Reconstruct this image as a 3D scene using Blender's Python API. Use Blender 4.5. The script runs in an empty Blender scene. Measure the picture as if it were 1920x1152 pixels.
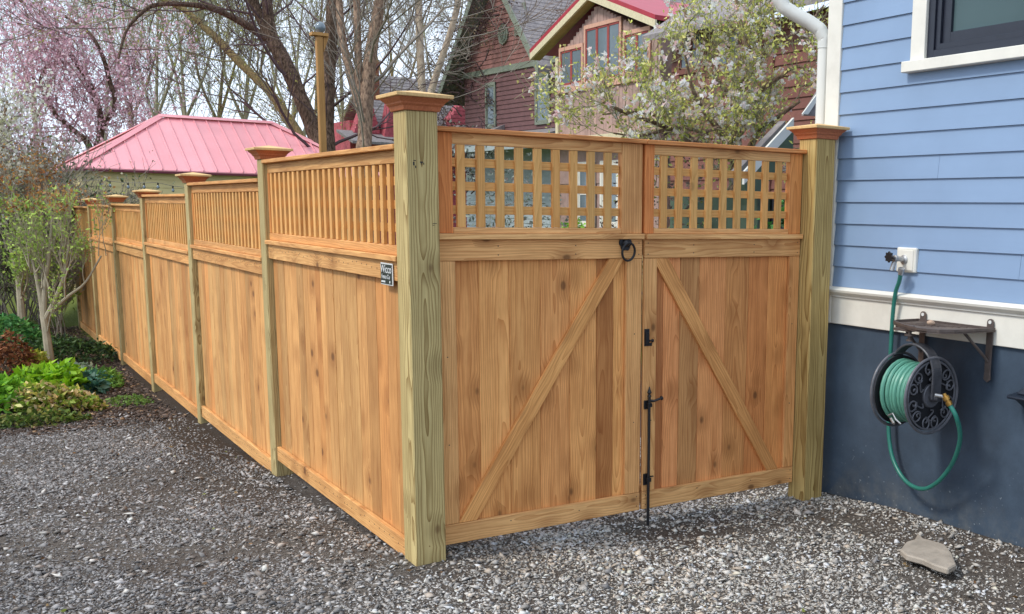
import bpy, bmesh, math, random
import numpy as np
from mathutils import Vector, Matrix, noise as mnoise

random.seed(7)
RNG = np.random.default_rng(7)
scene = bpy.context.scene
COL = scene.collection

# ------------------------------------------------------------------ camera
CR = np.array([[0.8125626, -0.5826309, 0.0168305],
               [-0.0776814, -0.1368651, -0.9875391],
               [0.5776743, 0.8011299, -0.1564710]])          # right, down, forward
CP = np.array([-1.585, -4.187, 1.556])
CF, CX, CY = 1928.2, 1283.75, 703.2
cam_d = bpy.data.cameras.new('camera')
cam = bpy.data.objects.new('camera', cam_d); COL.objects.link(cam)
cam.matrix_world = Matrix(((CR[0][0], -CR[1][0], -CR[2][0], CP[0]),
                           (CR[0][1], -CR[1][1], -CR[2][1], CP[1]),
                           (CR[0][2], -CR[1][2], -CR[2][2], CP[2]),
                           (0, 0, 0, 1)))
cam_d.sensor_width = 36.0
cam_d.lens = CF / 1920 * 36.0
cam_d.shift_x = -(CX - 960) / 1920
cam_d.shift_y = (CY - 576) / 1920
cam_d.clip_start = 0.05
cam_d.clip_end = 2000
scene.camera = cam

# ------------------------------------------------------------------ world, sun, exposure
SUN_DIR = Vector((-0.72, 0.10, 0.80)).normalized()            # towards the sun
world = bpy.data.worlds.new('World'); scene.world = world
world.use_nodes = True
wn, wl = world.node_tree.nodes, world.node_tree.links
wn.clear()
w_out = wn.new('ShaderNodeOutputWorld'); w_bg = wn.new('ShaderNodeBackground')
w_sky = wn.new('ShaderNodeTexSky'); w_sky.sky_type = 'NISHITA'; w_sky.sun_disc = False
w_sky.sun_elevation = math.asin(SUN_DIR.z); w_sky.sun_rotation = math.atan2(SUN_DIR.x, SUN_DIR.y)
w_sky.air_density = 1.0; w_sky.dust_density = 1.5; w_sky.ozone_density = 1.0
w_tc = wn.new('ShaderNodeTexCoord'); w_map = wn.new('ShaderNodeMapping')
w_map.inputs['Scale'].default_value = (1.0, 1.0, 2.6)
w_no = wn.new('ShaderNodeTexNoise'); w_no.inputs['Scale'].default_value = 2.3
w_no.inputs['Detail'].default_value = 7; w_no.inputs['Roughness'].default_value = 0.55
w_rp = wn.new('ShaderNodeMapRange'); w_rp.inputs[1].default_value = 0.36; w_rp.inputs[2].default_value = 0.62
w_rp.inputs[3].default_value = 0.72; w_rp.inputs[4].default_value = 1.0
w_mx = wn.new('ShaderNodeMix'); w_mx.data_type = 'RGBA'
w_mx.inputs[7].default_value = (8.2, 9.4, 11.2, 1)            # thin bright cloud
wl.new(w_tc.outputs['Generated'], w_map.inputs[0]); wl.new(w_map.outputs[0], w_no.inputs['Vector'])
wl.new(w_no.outputs['Fac'], w_rp.inputs[0]); wl.new(w_rp.outputs[0], w_mx.inputs[0])
wl.new(w_sky.outputs[0], w_mx.inputs[6]); wl.new(w_mx.outputs[2], w_bg.inputs[0])
w_bg.inputs[1].default_value = 0.095
wl.new(w_bg.outputs[0], w_out.inputs[0])
sun_d = bpy.data.lights.new('sun', 'SUN'); sun = bpy.data.objects.new('sun', sun_d); COL.objects.link(sun)
sun_d.energy = 1.6; sun_d.angle = math.radians(10); sun_d.color = (1.0, 0.95, 0.87)
sun.rotation_euler = SUN_DIR.to_track_quat('Z', 'Y').to_euler()
scene.view_settings.view_transform = 'Standard'
scene.view_settings.look = 'None'
scene.view_settings.gamma = 1.0
scene.view_settings.use_curve_mapping = False
scene.view_settings.exposure = 0.66

# ------------------------------------------------------------------ helpers: places
def ray(x, y):
    return CR.T @ np.array([(x - CX) / CF, (y - CY) / CF, 1.0])
def atD(x, y, D):                     # real point at distance D along the view axis
    return CP + D * ray(x, y)
def onX(x, y, X):
    d = ray(x, y); return CP + (X - CP[0]) / d[0] * d
def onY(x, y, Y):
    d = ray(x, y); return CP + (Y - CP[1]) / d[1] * d
def sstep(a, b, x):
    t = np.clip((x - a) / (b - a), 0, 1); return t * t * (3 - 2 * t)
def ground_z(x, y):
    x = np.asarray(x, float); y = np.asarray(y, float)
    left = -0.046 * np.clip(y, 0, 6.5) - 0.004 * np.clip(y - 6.5, 0, 8)
    left = left + 0.16 * sstep(-0.45, -2.0, x) * sstep(5.0, 7.0, y)
    right = -0.055 * sstep(0.0, 1.2, x) + 0.05 * sstep(2.1, 2.5, x) * sstep(0.1, -0.6, y) - 0.02 * np.clip(y, 0, 8)
    t = sstep(-0.1, 0.25, x)
    z = left * (1 - t) + right * t
    z = z - 0.045 * np.exp(-((x - 0.12) / 0.13) ** 2) * sstep(0.14, 0.5, y)
    z = z + 0.010 * np.sin(x * 2.1 + 0.7) * np.sin(y * 1.7) + 0.006 * np.sin(x * 5.3 + y * 3.1)
    return z

# ------------------------------------------------------------------ helpers: objects
def tag(o, label=None, cat=None, group=None, kind=None):
    if label: o['label'] = label
    if cat: o['category'] = cat
    if group: o['group'] = group
    if kind: o['kind'] = kind
    return o
def empty(name, loc=(0, 0, 0), rz=0.0):
    o = bpy.data.objects.new(name, None); COL.objects.link(o)
    o.location = loc; o.rotation_euler = (0, 0, rz); o.empty_display_size = 0.1
    return o
def link(name, me, parent=None, loc=(0, 0, 0), rot=(0, 0, 0), color=None):
    o = bpy.data.objects.new(name, me); COL.objects.link(o)
    if parent is not None: o.parent = parent
    o.location = loc
    o.rotation_euler = rot
    if color is not None: o.color = (*color, 1)
    return o
def npmesh(name, V, F, mat, cols=None, smooth=False):
    """V (n,3), F (m,k) fixed k; cols (m,3) colour of each face"""
    me = bpy.data.meshes.new(name)
    V = np.ascontiguousarray(V, np.float32); F = np.ascontiguousarray(F, np.int32)
    n, m, k = len(V), len(F), F.shape[1]
    me.vertices.add(n); me.vertices.foreach_set('co', V.ravel())
    me.loops.add(m * k); me.loops.foreach_set('vertex_index', F.ravel())
    me.polygons.add(m)
    me.polygons.foreach_set('loop_start', np.arange(0, m * k, k, dtype=np.int32))
    me.polygons.foreach_set('loop_total', np.full(m, k, np.int32))
    if smooth: me.polygons.foreach_set('use_smooth', np.ones(m, bool))
    me.update(calc_edges=True)
    if cols is not None:
        a = me.attributes.new('Col', 'FLOAT_COLOR', 'FACE')
        c = np.ones((m, 4), np.float32); c[:, :3] = cols
        a.data.foreach_set('color', c.ravel())
    if mat: me.materials.append(mat)
    return me

class MB:
    """collects solid shapes into one mesh"""
    def __init__(s): s.V = []; s.F = []; s.M = []; s.n = 0; s.m = 0
    def add(s, vs, fs):
        s.V += [tuple(v) for v in vs]
        s.F += [tuple(i + s.n for i in f) for f in fs]; s.M += [s.m] * len(fs); s.n += len(vs)
        return s
    def box(s, a, b):
        (x0, y0, z0), (x1, y1, z1) = a, b
        if x0 > x1: x0, x1 = x1, x0
        if y0 > y1: y0, y1 = y1, y0
        if z0 > z1: z0, z1 = z1, z0
        return s.add([(x0, y0, z0), (x1, y0, z0), (x1, y1, z0), (x0, y1, z0), (x0, y0, z1), (x1, y0, z1), (x1, y1, z1), (x0, y1, z1)],
                     [(0, 3, 2, 1), (4, 5, 6, 7), (0, 1, 5, 4), (1, 2, 6, 5), (2, 3, 7, 6), (3, 0, 4, 7)])
    def prism(s, poly, d):
        """poly: 3D points of a planar outline, extruded by vector d"""
        n = len(poly); P = [Vector(p) for p in poly]; d = Vector(d)
        nn = Vector((0, 0, 0))
        for i in range(n): nn += P[i].cross(P[(i + 1) % n])
        if nn.dot(d) > 0: P = P[::-1]
        vs = P + [p + d for p in P]
        fs = [tuple(range(n)), tuple(range(2 * n - 1, n - 1, -1))]
        fs += [(i, i + n, (i + 1) % n + n, (i + 1) % n) for i in range(n)]
        return s.add(vs, fs)
    def tube(s, pts, r, n=10, closed=False, caps=True):
        P = [Vector(p) for p in pts]; m = len(P)
        rr = r if hasattr(r, '__len__') else [r] * m
        up = None; rings = []
        for i in range(m):
            if closed: t = P[(i + 1) % m] - P[i - 1]
            else: t = P[min(i + 1, m - 1)] - P[max(i - 1, 0)]
            t.normalize()
            if up is None:
                up = t.orthogonal().normalized()
            else:
                up = (up - t * up.dot(t))
                up = up.normalized() if up.length > 1e-6 else t.orthogonal().normalized()
            b = t.cross(up)
            rings.append([P[i] + (up * math.cos(2 * math.pi * k / n) + b * math.sin(2 * math.pi * k / n)) * rr[i] for k in range(n)])
        vs = [v for R in rings for v in R]; fs = []
        for i in range(m if closed else m - 1):
            j = (i + 1) % m
            for k in range(n):
                fs.append((i * n + k, i * n + (k + 1) % n, j * n + (k + 1) % n, j * n + k))
        if not closed and caps:
            fs.append(tuple(range(n - 1, -1, -1))); fs.append(tuple((m - 1) * n + k for k in range(n)))
        return s.add(vs, fs)
    def lathe(s, prof, o=(0, 0, 0), axis=(0, 0, 1), n=20):
        """prof: list of (radius, height)"""
        ax = Vector(axis).normalized(); u = ax.orthogonal().normalized(); w = ax.cross(u); o = Vector(o)
        vs = []; fs = []; m = len(prof)
        for (r, h) in prof:
            for k in range(n):
                a = 2 * math.pi * k / n
                vs.append(o + ax * h + (u * math.cos(a) + w * math.sin(a)) * r)
        for i in range(m - 1):
            for k in range(n):
                fs.append((i * n + k, i * n + (k + 1) % n, (i + 1) * n + (k + 1) % n, (i + 1) * n + k))
        fs.append(tuple(range(n - 1, -1, -1))); fs.append(tuple((m - 1) * n + k for k in range(n)))
        return s.add(vs, fs)
    def build(s, name, mats, parent=None, smooth=False, color=None, bevel=0):
        me = bpy.data.meshes.new(name); me.from_pydata(s.V, [], s.F)
        if not isinstance(mats, (list, tuple)): mats = [mats]
        for m in mats: me.materials.append(m)
        if len(mats) > 1: me.polygons.foreach_set('material_index', s.M)
        if bevel:
            bm = bmesh.new(); bm.from_mesh(me)
            es = [e for e in bm.edges if len(e.link_faces) == 2 and e.calc_face_angle(0) > 0.6]
            bmesh.ops.bevel(bm, geom=es, offset=bevel, segments=1, affect='EDGES')
            bm.to_mesh(me); bm.free()
        if smooth:
            me.polygons.foreach_set('use_smooth', [True] * len(me.polygons))
            try: me.set_sharp_from_angle(angle=math.radians(40))
            except Exception: pass
        return link(name, me, parent, color=color)

_lum = {}
def lumber(name, size, mat, parent, center, rot=(0, 0, 0), color=(1, 1, 1), ch=0.0022):
    """a sawn stick of real size (width x, thickness y, length z) with eased edges; shares its mesh with equal ones"""
    key = (tuple(round(v, 4) for v in size), mat.name, ch)
    if key not in _lum:
        bm = bmesh.new(); bmesh.ops.create_cube(bm, size=1.0)
        bmesh.ops.scale(bm, vec=size, verts=bm.verts)
        bmesh.ops.bevel(bm, geom=bm.edges[:], offset=min(ch, min(size) * .3), segments=1, affect='EDGES')
        me = bpy.data.meshes.new(name); bm.to_mesh(me); bm.free(); me.materials.append(mat)
        _lum[key] = me
    return link(name, _lum[key], parent, center, rot, color)
HOR_X = (0, math.pi / 2, 0)            # length along world X  (width -> -Z.. , thickness Y)
HOR_Y = (math.pi / 2, 0, math.pi / 2)  # length along world Y: local z->Y(ish), local x->Y.. (set below)
def stick(name, p0, p1, mat, parent, color=(1, 1, 1), axis=None, ch=0.0022):
    """axis-aligned stick between two corners; its grain runs along the longest side"""
    p0 = np.array(p0, float); p1 = np.array(p1, float)
    c = (p0 + p1) / 2; d = np.abs(p1 - p0)
    if axis is None: axis = int(np.argmax(d))
    if axis == 2: size = (d[0], d[1], d[2]); rot = (0, 0, 0)
    elif axis == 0: size = (d[2], d[1], d[0]); rot = (0, math.pi / 2, 0)
    else: size = (d[0], d[2], d[1]); rot = (math.pi / 2, 0, 0)
    return lumber(name, tuple(size), mat, parent, tuple(c), rot, color, ch)

# ------------------------------------------------------------------ helpers: materials
def L(h):
    h = h.lstrip('#'); r = [int(h[i:i + 2], 16) / 255 for i in (0, 2, 4)]
    return tuple(c / 12.92 if c <= 0.04045 else ((c + 0.055) / 1.055) ** 2.4 for c in r)
class NT:
    def __init__(s, name):
        s.m = bpy.data.materials.new(name); s.m.use_nodes = True
        s.t = s.m.node_tree; s.n = s.t.nodes; s.l = s.t.links; s.n.clear()
        s.out = s.n.new('ShaderNodeOutputMaterial'); s.b = s.n.new('ShaderNodeBsdfPrincipled')
        s.l.new(s.b.outputs[0], s.out.inputs[0])
    def set(s, sock, v):
        if hasattr(v, 'is_linked') or isinstance(v, bpy.types.NodeSocket): s.l.new(v, sock)
        elif isinstance(v, (tuple, list)) and len(v) == 3 and sock.type == 'RGBA': sock.default_value = (*v, 1)
        else: sock.default_value = v
    def math(s, op, a, b=0.0, c=None, clamp=False):
        n = s.n.new('ShaderNodeMath'); n.operation = op; n.use_clamp = clamp
        s.set(n.inputs[0], a); s.set(n.inputs[1], b)
        if c is not None: s.set(n.inputs[2], c)
        return n.outputs[0]
    def vmath(s, op, a, b=None):
        n = s.n.new('ShaderNodeVectorMath'); n.operation = op; s.set(n.inputs[0], a)
        if b is not None: s.set(n.inputs[1], b)
        return n.outputs[1] if op in ('LENGTH', 'DISTANCE', 'DOT_PRODUCT') else n.outputs[0]
    def comb(s, x, y, z):
        n = s.n.new('ShaderNodeCombineXYZ'); s.set(n.inputs[0], x); s.set(n.inputs[1], y); s.set(n.inputs[2], z); return n.outputs[0]
    def sep(s, v):
        n = s.n.new('ShaderNodeSeparateXYZ'); s.l.new(v, n.inputs[0]); return n.outputs
    def noise(s, vec, scale=5, detail=4, rough=0.55, dist=0.0):
        n = s.n.new('ShaderNodeTexNoise'); s.l.new(vec, n.inputs['Vector'])
        n.inputs['Scale'].default_value = scale; n.inputs['Detail'].default_value = detail
        n.inputs['Roughness'].default_value = rough; n.inputs['Distortion'].default_value = dist
        return n.outputs['Fac']
    def rng(s, v, a, b, c=0.0, d=1.0, smooth=False):
        n = s.n.new('ShaderNodeMapRange'); s.l.new(v, n.inputs[0])
        for i, x in enumerate((a, b, c, d)): n.inputs[i + 1].default_value = x
        if smooth: n.interpolation_type = 'SMOOTHSTEP'
        return n.outputs[0]
    def mix(s, f, a, b, mode='MIX'):
        n = s.n.new('ShaderNodeMix'); n.data_type = 'RGBA'; n.blend_type = mode
        s.set(n.inputs[0], f); s.set(n.inputs[6], a); s.set(n.inputs[7], b); return n.outputs[2]
    def bump(s, h, strength=0.3, dist=0.005):
        n = s.n.new('ShaderNodeBump'); s.l.new(h, n.inputs['Height'])
        n.inputs['Strength'].default_value = strength; n.inputs['Distance'].default_value = dist
        s.l.new(n.outputs[0], s.b.inputs['Normal']); return n.outputs[0]
    def tc(s, k='Object'):
        return s.n.new('ShaderNodeTexCoord').outputs[k]
    def attr(s, name='Col'):
        n = s.n.new('ShaderNodeAttribute'); n.attribute_name = name; return n.outputs['Color']
    def fin(s, col, rough=0.6, spec=0.5, metal=0.0):
        s.set(s.b.inputs['Base Color'], col); s.set(s.b.inputs['Roughness'], rough)
        s.b.inputs['Specular IOR Level'].default_value = spec; s.b.inputs['Metallic'].default_value = metal
        return s.m

def wood(name, base, late, ring=0.009, ringamt=0.55, knots=1.0, rough=0.72, fibre=0.35, stain=0.3, tilt=0.03, kth=0.60):
    t = NT(name)
    oi = t.n.new('ShaderNodeObjectInfo'); rnd = oi.outputs['Random']; oc = oi.outputs['Color']
    p = t.tc('Object')
    r2 = t.math('FRACT', t.math('MULTIPLY', rnd, 57.31)); r3 = t.math('FRACT', t.math('MULTIPLY', rnd, 131.7))
    off = t.comb(t.math('MULTIPLY', rnd, 37.0), t.math('MULTIPLY', r2, 23.0), t.math('MULTIPLY', r3, 51.0))
    q = t.vmath('ADD', p, off)
    x, y, z = t.sep(p)
    # pith axis runs outside or through the board, slightly tilted: flat grain with cathedrals
    tl = t.math('MULTIPLY', t.math('SUBTRACT', r3, 0.5), tilt * 2)
    px = t.math('ADD', t.math('ADD', x, t.math('MULTIPLY', t.math('SUBTRACT', rnd, 0.5), 0.10)), t.math('MULTIPLY', z, tl))
    py = t.math('ADD', t.math('ADD', y, t.math('ADD', t.math('MULTIPLY', r2, 0.05), 0.015)), t.math('MULTIPLY', z, t.math('MULTIPLY', t.math('SUBTRACT', r2, 0.45), tilt * 2.2)))
    rr = t.vmath('LENGTH', t.comb(px, py, 0.0))
    qs = t.vmath('MULTIPLY', q, (1.0, 1.0, 0.16))
    wob = t.math('MULTIPLY', t.math('SUBTRACT', t.noise(qs, 11, 2, 0.5), 0.5), 0.05)
    # knots
    kv = t.vmath('MULTIPLY', q, (7.5, 4.0, 4.6))
    vo = t.n.new('ShaderNodeTexVoronoi'); vo.inputs['Scale'].default_value = 1.0; t.l.new(kv, vo.inputs['Vector'])
    kd = vo.outputs['Distance']
    vsep = t.sep(vo.outputs['Color'])
    sel = t.math('GREATER_THAN', vsep[0], kth)
    kn = t.math('MULTIPLY', t.math('MULTIPLY', t.rng(kd, 0.14, 0.06, 0, 1, True), sel), knots)
    halo = t.math('MULTIPLY', t.math('MULTIPLY', t.rng(kd, 0.5, 0.1, 0, 1, True), sel), knots)
    rr2 = t.math('ADD', t.math('ADD', rr, wob), t.math('MULTIPLY', halo, 0.014))
    ph = t.math('FRACT', t.math('DIVIDE', rr2, ring))
    band = t.math('POWER', ph, 2.2)                                   # slow earlywood, sharp latewood edge
    fib = t.noise(t.vmath('MULTIPLY', q, (1.0, 1.0, 0.02)), 260, 3, 0.6)
    mid = t.noise(t.vmath('MULTIPLY', q, (1.0, 1.0, 0.05)), 42, 4, 0.6)
    big = t.noise(t.vmath('MULTIPLY', q, (1.0, 1.0, 0.45)), 5.5, 4, 0.6)
    c = t.mix(t.math('MULTIPLY', band, ringamt), base, late)
    c = t.mix(t.rng(fib, 0.40, 0.70, 0, fibre), c, late)
    c = t.mix(t.rng(mid, 0.5, 0.8, 0, stain * 1.2), c, tuple(v * 0.72 for v in late))
    c = t.mix(t.rng(big, 0.35, 0.75, 0, stain), c, tuple(v * 0.62 for v in late))
    c = t.mix(1.0, c, oc, 'MULTIPLY')
    c = t.mix(t.math('MULTIPLY', halo, 0.40), c, tuple(v * 0.6 for v in late))
    c = t.mix(t.math('MULTIPLY', kn, 0.70), c, (0.11, 0.045, 0.018))
    h = t.math('ADD', t.math('MULTIPLY', fib, 0.6), t.math('MULTIPLY', band, 0.25))
    saw = t.noise(t.vmath('MULTIPLY', q, (0.05, 0.05, 1.0)), 120, 2, 0.5)
    h = t.math('ADD', h, t.math('MULTIPLY', saw, 0.35))
    h = t.math('SUBTRACT', h, t.math('MULTIPLY', kn, 0.5))
    t.bump(h, 0.45, 0.0022)
    return t.fin(c, rough, 0.25)

def plain(name, col, rough=0.6, spec=0.4, metal=0.0, var=0.12, scale=18, bump=0.0, bscale=60, bdist=0.003, dirt=None):
    t = NT(name); p = t.tc('Object')
    oi = t.n.new('ShaderNodeObjectInfo')
    q = t.vmath('ADD', p, t.comb(t.math('MULTIPLY', oi.outputs['Random'], 29.0), 0.0, t.math('MULTIPLY', oi.outputs['Random'], 13.0)))
    f = t.noise(q, scale, 5, 0.6)
    c = t.mix(t.rng(f, 0.3, 0.75), tuple(min(1, v * (1 + var)) for v in col), tuple(v * (1 - var * 1.3) for v in col))
    c = t.mix(1.0, c, oi.outputs['Color'], 'MULTIPLY')
    if dirt:
        d = t.noise(q, dirt[1], 6, 0.65)
        c = t.mix(t.rng(d, 0.5, 0.75, 0, dirt[2]), c, dirt[0])
    if bump: t.bump(t.noise(q, bscale, 4, 0.6), bump, bdist)
    return t.fin(c, rough, spec, metal)

def leafmat(name, trans=0.35, rough=0.55):
    t = NT(name); c = t.attr()
    t.fin(c, rough, 0.3)
    tr = t.n.new('ShaderNodeBsdfTranslucent'); t.l.new(c, tr.inputs[0])
    mx = t.n.new('ShaderNodeMixShader'); mx.inputs[0].default_value = trans
    t.l.new(t.b.outputs[0], mx.inputs[1]); t.l.new(tr.outputs[0], mx.inputs[2]); t.l.new(mx.outputs[0], t.out.inputs[0])
    return t.m

def barkmat(name, a, b, scale=30):
    t = NT(name); p = t.tc('Object')
    q = t.vmath('MULTIPLY', p, (1, 1, 0.35))
    f = t.noise(q, scale, 6, 0.7); g = t.noise(p, 3.0, 3, 0.6)
    c = t.mix(t.rng(f, 0.38, 0.62), a, b)
    c = t.mix(t.rng(g, 0.4, 0.7, 0, 0.5), c, tuple(v * 1.5 for v in a))
    t.bump(f, 0.9, 0.03)
    return t.fin(c, 0.9, 0.1)

CED = L('#ebb573'); CEDL = L('#a05a26')
M = {}
M['cedar'] = wood('cedar_wood', CED, CEDL, ring=0.010, ringamt=0.46, fibre=0.40, stain=0.42)
M['gatewood'] = wood('gate_cedar_wood', L('#efbb7c'), L('#a8602a'), ring=0.011, ringamt=0.52, fibre=0.36, stain=0.40, kth=0.40)
M['slat'] = wood('cedar_lattice_wood', L('#efb972'), L('#b06c2a'), ring=0.012, ringamt=0.35, knots=0.5, fibre=0.3, stain=0.25)
M['treated'] = wood('treated_pine_wood', L('#d2bd86'), L('#7a5c2c'), ring=0.0105, ringamt=0.85, knots=0.8, fibre=0.30, stain=0.28, tilt=0.045)
M['cap'] = wood('stained_cap_wood', L('#c0744c'), L('#8a4226'), ring=0.012, ringamt=0.3, knots=0.0, fibre=0.35, stain=0.2, rough=0.5)
M['captop'] = wood('pale_cap_wood', L('#e2bf86'), L('#c08a50'), ring=0.02, ringamt=0.25, knots=0.0, fibre=0.3, stain=0.2)
M['black'] = plain('black_iron', (0.012, 0.012, 0.014), 0.42, 0.5, 0.0, 0.3, 40, 0.25, 200, 0.001)
M['nail'] = plain('nail_steel', (0.10, 0.07, 0.05), 0.6, 0.4, 0.3)
M['white'] = plain('white_trim_paint', L('#e0ddd2'), 0.5, 0.35, 0, 0.05, 6, 0.08, 90, 0.002, dirt=(L('#a8a294'), 5, 0.25))
M['vinyl'] = plain('white_downspout', L('#dcdcd4'), 0.35, 0.5, 0, 0.03, 5)
M['downelbow'] = plain('white_elbow', L('#d2d3cd'), 0.4, 0.5, 0, 0.05, 5)
M['greyboard'] = plain('grey_weathered_metal', (0.30, 0.31, 0.30), 0.6, 0.4)

# painted clapboard: faint wood grain relief and slow colour drift
def siding_mat(name, col, var=0.06):
    t = NT(name); p = t.tc('Object'); oi = t.n.new('ShaderNodeObjectInfo')
    q = t.vmath('ADD', p, t.comb(0.0, t.math('MULTIPLY', oi.outputs['Random'], 40.0), 0.0))
    a = t.noise(t.vmath('MULTIPLY', q, (1, 1, 1)), 1.6, 4, 0.6)
    c = t.mix(t.rng(a, 0.3, 0.7), tuple(v * (1 + var) for v in col), tuple(v * (1 - var) for v in col))
    s = t.noise(t.vmath('MULTIPLY', q, (30, 0.8, 30)), 1.0, 5, 0.65)
    c = t.mix(t.rng(s, 0.5, 0.8, 0, 0.10), c, tuple(v * 0.75 for v in col))
    g = t.noise(t.vmath('MULTIPLY', q, (60, 3, 90)), 1.0, 4, 0.6)
    t.bump(g, 0.16, 0.002)
    return t.fin(c, 0.45, 0.4)
M['blue'] = siding_mat('blue_clapboard_paint', L('#839bb9'))
def found_mat():
    t = NT('slate_blue_masonry_paint'); p = t.tc('Object')
    a = t.noise(p, 2.2, 6, 0.65); b = t.noise(p, 90, 3, 0.6)
    c = t.mix(t.rng(a, 0.3, 0.75), L('#485869'), L('#2b3643'))
    x, y, z = t.sep(p)
    sp = t.noise(p, 55, 2, 0.4)                                   # dried splashes low on the wall
    low = t.rng(z, 0.40, -0.05, 0.0, 1.0)
    c = t.mix(t.math('MULTIPLY', t.rng(sp, 0.70, 0.76), low), c, L('#8d98a0'))
    dust = t.noise(p, 7, 5, 0.7)
    c = t.mix(t.math('MULTIPLY', t.rng(dust, 0.42, 0.72), t.rng(z, 0.22, -0.05, 0.0, 0.55)), c, L('#76756f'))
    t.bump(t.math('ADD', t.math('MULTIPLY', b, 0.5), a), 0.3, 0.004)
    return t.fin(c, 0.62, 0.35)
M['found'] = found_mat()
M['winframe'] = plain('dark_window_frame', L('#232733'), 0.35, 0.5, 0, 0.1)
def glass_mat(name, col=(0.02, 0.025, 0.03), rough=0.04, spec=0.8):
    t = NT(name); p = t.tc('Object')
    f = t.noise(p, 1.5, 3, 0.5)
    t.bump(f, 0.03, 0.02)
    return t.fin(t.mix(f, col, tuple(v * 1.8 for v in col)), rough, spec)
M['glass'] = glass_mat('window_glass', (0.055, 0.085, 0.09), .06, .12)
M['farglass'] = glass_mat('far_window_glass', (0.10, 0.13, 0.15), 0.08)
M['hose'] = plain('green_hose_rubber', L('#2a7467'), 0.38, 0.5, 0, 0.10, 20)
M['hosecoil'] = plain('faded_green_hose_rubber', L('#5a9480'), 0.40, 0.5, 0, 0.12, 20)
M['castiron'] = plain('dark_cast_metal', L('#47484d'), 0.48, 0.5, 0.2, 0.25, 30, 0.3, 160, 0.001)
M['castgrey'] = plain('worn_cast_scrolls', L('#5f6066'), 0.5, 0.5, 0.2, 0.25, 30, 0.3, 160, 0.001)
M['castdark'] = plain('black_cast_web', L('#1d1e22'), 0.6, 0.4, 0.1, 0.2, 30)
M['bronze'] = plain('bronze_cast_metal', L('#5b514d'), 0.5, 0.45, 0.2, 0.25, 25, 0.3, 150, 0.001, dirt=(L('#8a7768'), 8, 0.5))
M['brass'] = plain('brass', (0.42, 0.24, 0.06), 0.35, 0.5, 0.8, 0.3, 30)
M['zinc'] = plain('zinc', (0.42, 0.42, 0.42), 0.35, 0.5, 0.7, 0.2, 30)
M['pebble'] = plain('tan_pebble', L('#b39a85'), 0.8, 0.3)
M['slate'] = plain('flagstone', L('#a3998c'), 0.85, 0.25, 0, 0.15, 9, 0.5, 30, 0.006, dirt=(L('#6f6a62'), 14, 0.5))
M['sign'] = plain('sign_black', (0.012, 0.014, 0.014), 0.35, 0.5)
M['signwhite'] = plain('sign_white', L('#d5d6d2'), 0.5, 0.4, 0, 0.02)
M['plastic'] = plain('dark_plastic', L('#1d2430'), 0.35, 0.5, 0, 0.1)
M['pink'] = plain('pink_red_metal_roof', L('#ea9fa3'), 0.30, 0.5, 0.0, 0.05, 2)
M['pinkdark'] = plain('maroon_roof_trim', L('#6b2c38'), 0.5, 0.4)
M['olive'] = siding_mat('olive_tan_siding', L('#d8c890'), 0.12)
M['leaf'] = leafmat('leaf'); M['petal'] = leafmat('petal', 0.5, 0.6)
M['barkdark'] = barkmat('dark_bark', L('#33281f'), L('#7d6758'))
M['barkmid'] = barkmat('brown_bark', L('#57463c'), L('#b3977f'))
M['barkmoss'] = barkmat('mossy_bark', L('#5e553e'), L('#a08a60'))
M['barkpale'] = barkmat('pale_bark', L('#8a7a68'), L('#bdae98'), 12)
M['twig'] = plain('grey_twig', L('#8e8478'), 0.9, 0.1, 0, 0.25, 3)
M['twiggreen'] = plain('greenish_twig', L('#949174'), 0.9, 0.1, 0, 0.25, 3)
M['twigdark'] = plain('dark_twig', L('#5a494a'), 0.9, 0.1, 0, 0.25, 3)
M['twigpink'] = plain('rosy_twig', L('#a8868c'), 0.9, 0.1, 0, 0.25, 3)
M['twigpale'] = plain('pale_stem', L('#a09680'), 0.85, 0.15, 0, 0.2, 8)
M['barkfar'] = barkmat('grey_green_bark', L('#77725e'), L('#a8a188'), 14)
M['polewood'] = wood('pole_wood', L('#b98d55'), L('#8a6030'), ring=0.02, ringamt=0.4, knots=0.4)

# ------------------------------------------------------------------ ground
def ground_mat():
    t = NT('gravel_bed_dirt'); p = t.tc('Object'); x, y, z = t.sep(p)
    big = t.noise(p, 1.1, 5, 0.6); f = t.noise(p, 38, 5, 0.7); f2 = t.noise(p, 120, 3, 0.6)
    c = t.mix(t.rng(f, 0.35, 0.68), L('#433d38'), L('#7a736b'))
    c = t.mix(t.rng(f2, 0.5, 0.75, 0, 0.5), c, L('#8c867f'))
    c = t.mix(t.rng(big, 0.45, 0.68, 0, 0.6), c, L('#4e423a'))
    bed = t.math('MULTIPLY', t.rng(y, 4.4, 5.6, 0, 1), t.rng(x, 0.3, 0.0, 0, 1))
    bed = t.math('MULTIPLY', bed, t.rng(t.math('ADD', big, t.math('MULTIPLY', f, 0.2)), 0.30, 0.5, 0.6, 1.0))
    c = t.mix(bed, c, t.mix(f, L('#2a211c'), L('#5a483b')))
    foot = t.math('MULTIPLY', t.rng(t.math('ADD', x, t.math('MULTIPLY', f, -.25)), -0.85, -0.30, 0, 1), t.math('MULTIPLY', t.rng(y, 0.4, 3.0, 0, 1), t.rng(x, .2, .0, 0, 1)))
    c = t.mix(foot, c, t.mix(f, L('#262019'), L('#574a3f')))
    yard = t.rng(t.math('ADD', t.math('ADD', y, t.math('MULTIPLY', big, 3.0)), t.math('MULTIPLY', t.rng(x, 0.1, 0.3, 0, 1), 6.0)), 12.0, 13.5, 0, 1)
    c = t.mix(yard, c, t.mix(t.rng(f, 0.3, 0.7), L('#4a5a2a'), L('#77803f')))
    t.bump(t.math('ADD', f, t.math('MULTIPLY', f2, 0.5)), 1.0, 0.02)
    return t.fin(c, 0.95, 0.1)
M['ground'] = ground_mat()
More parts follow.
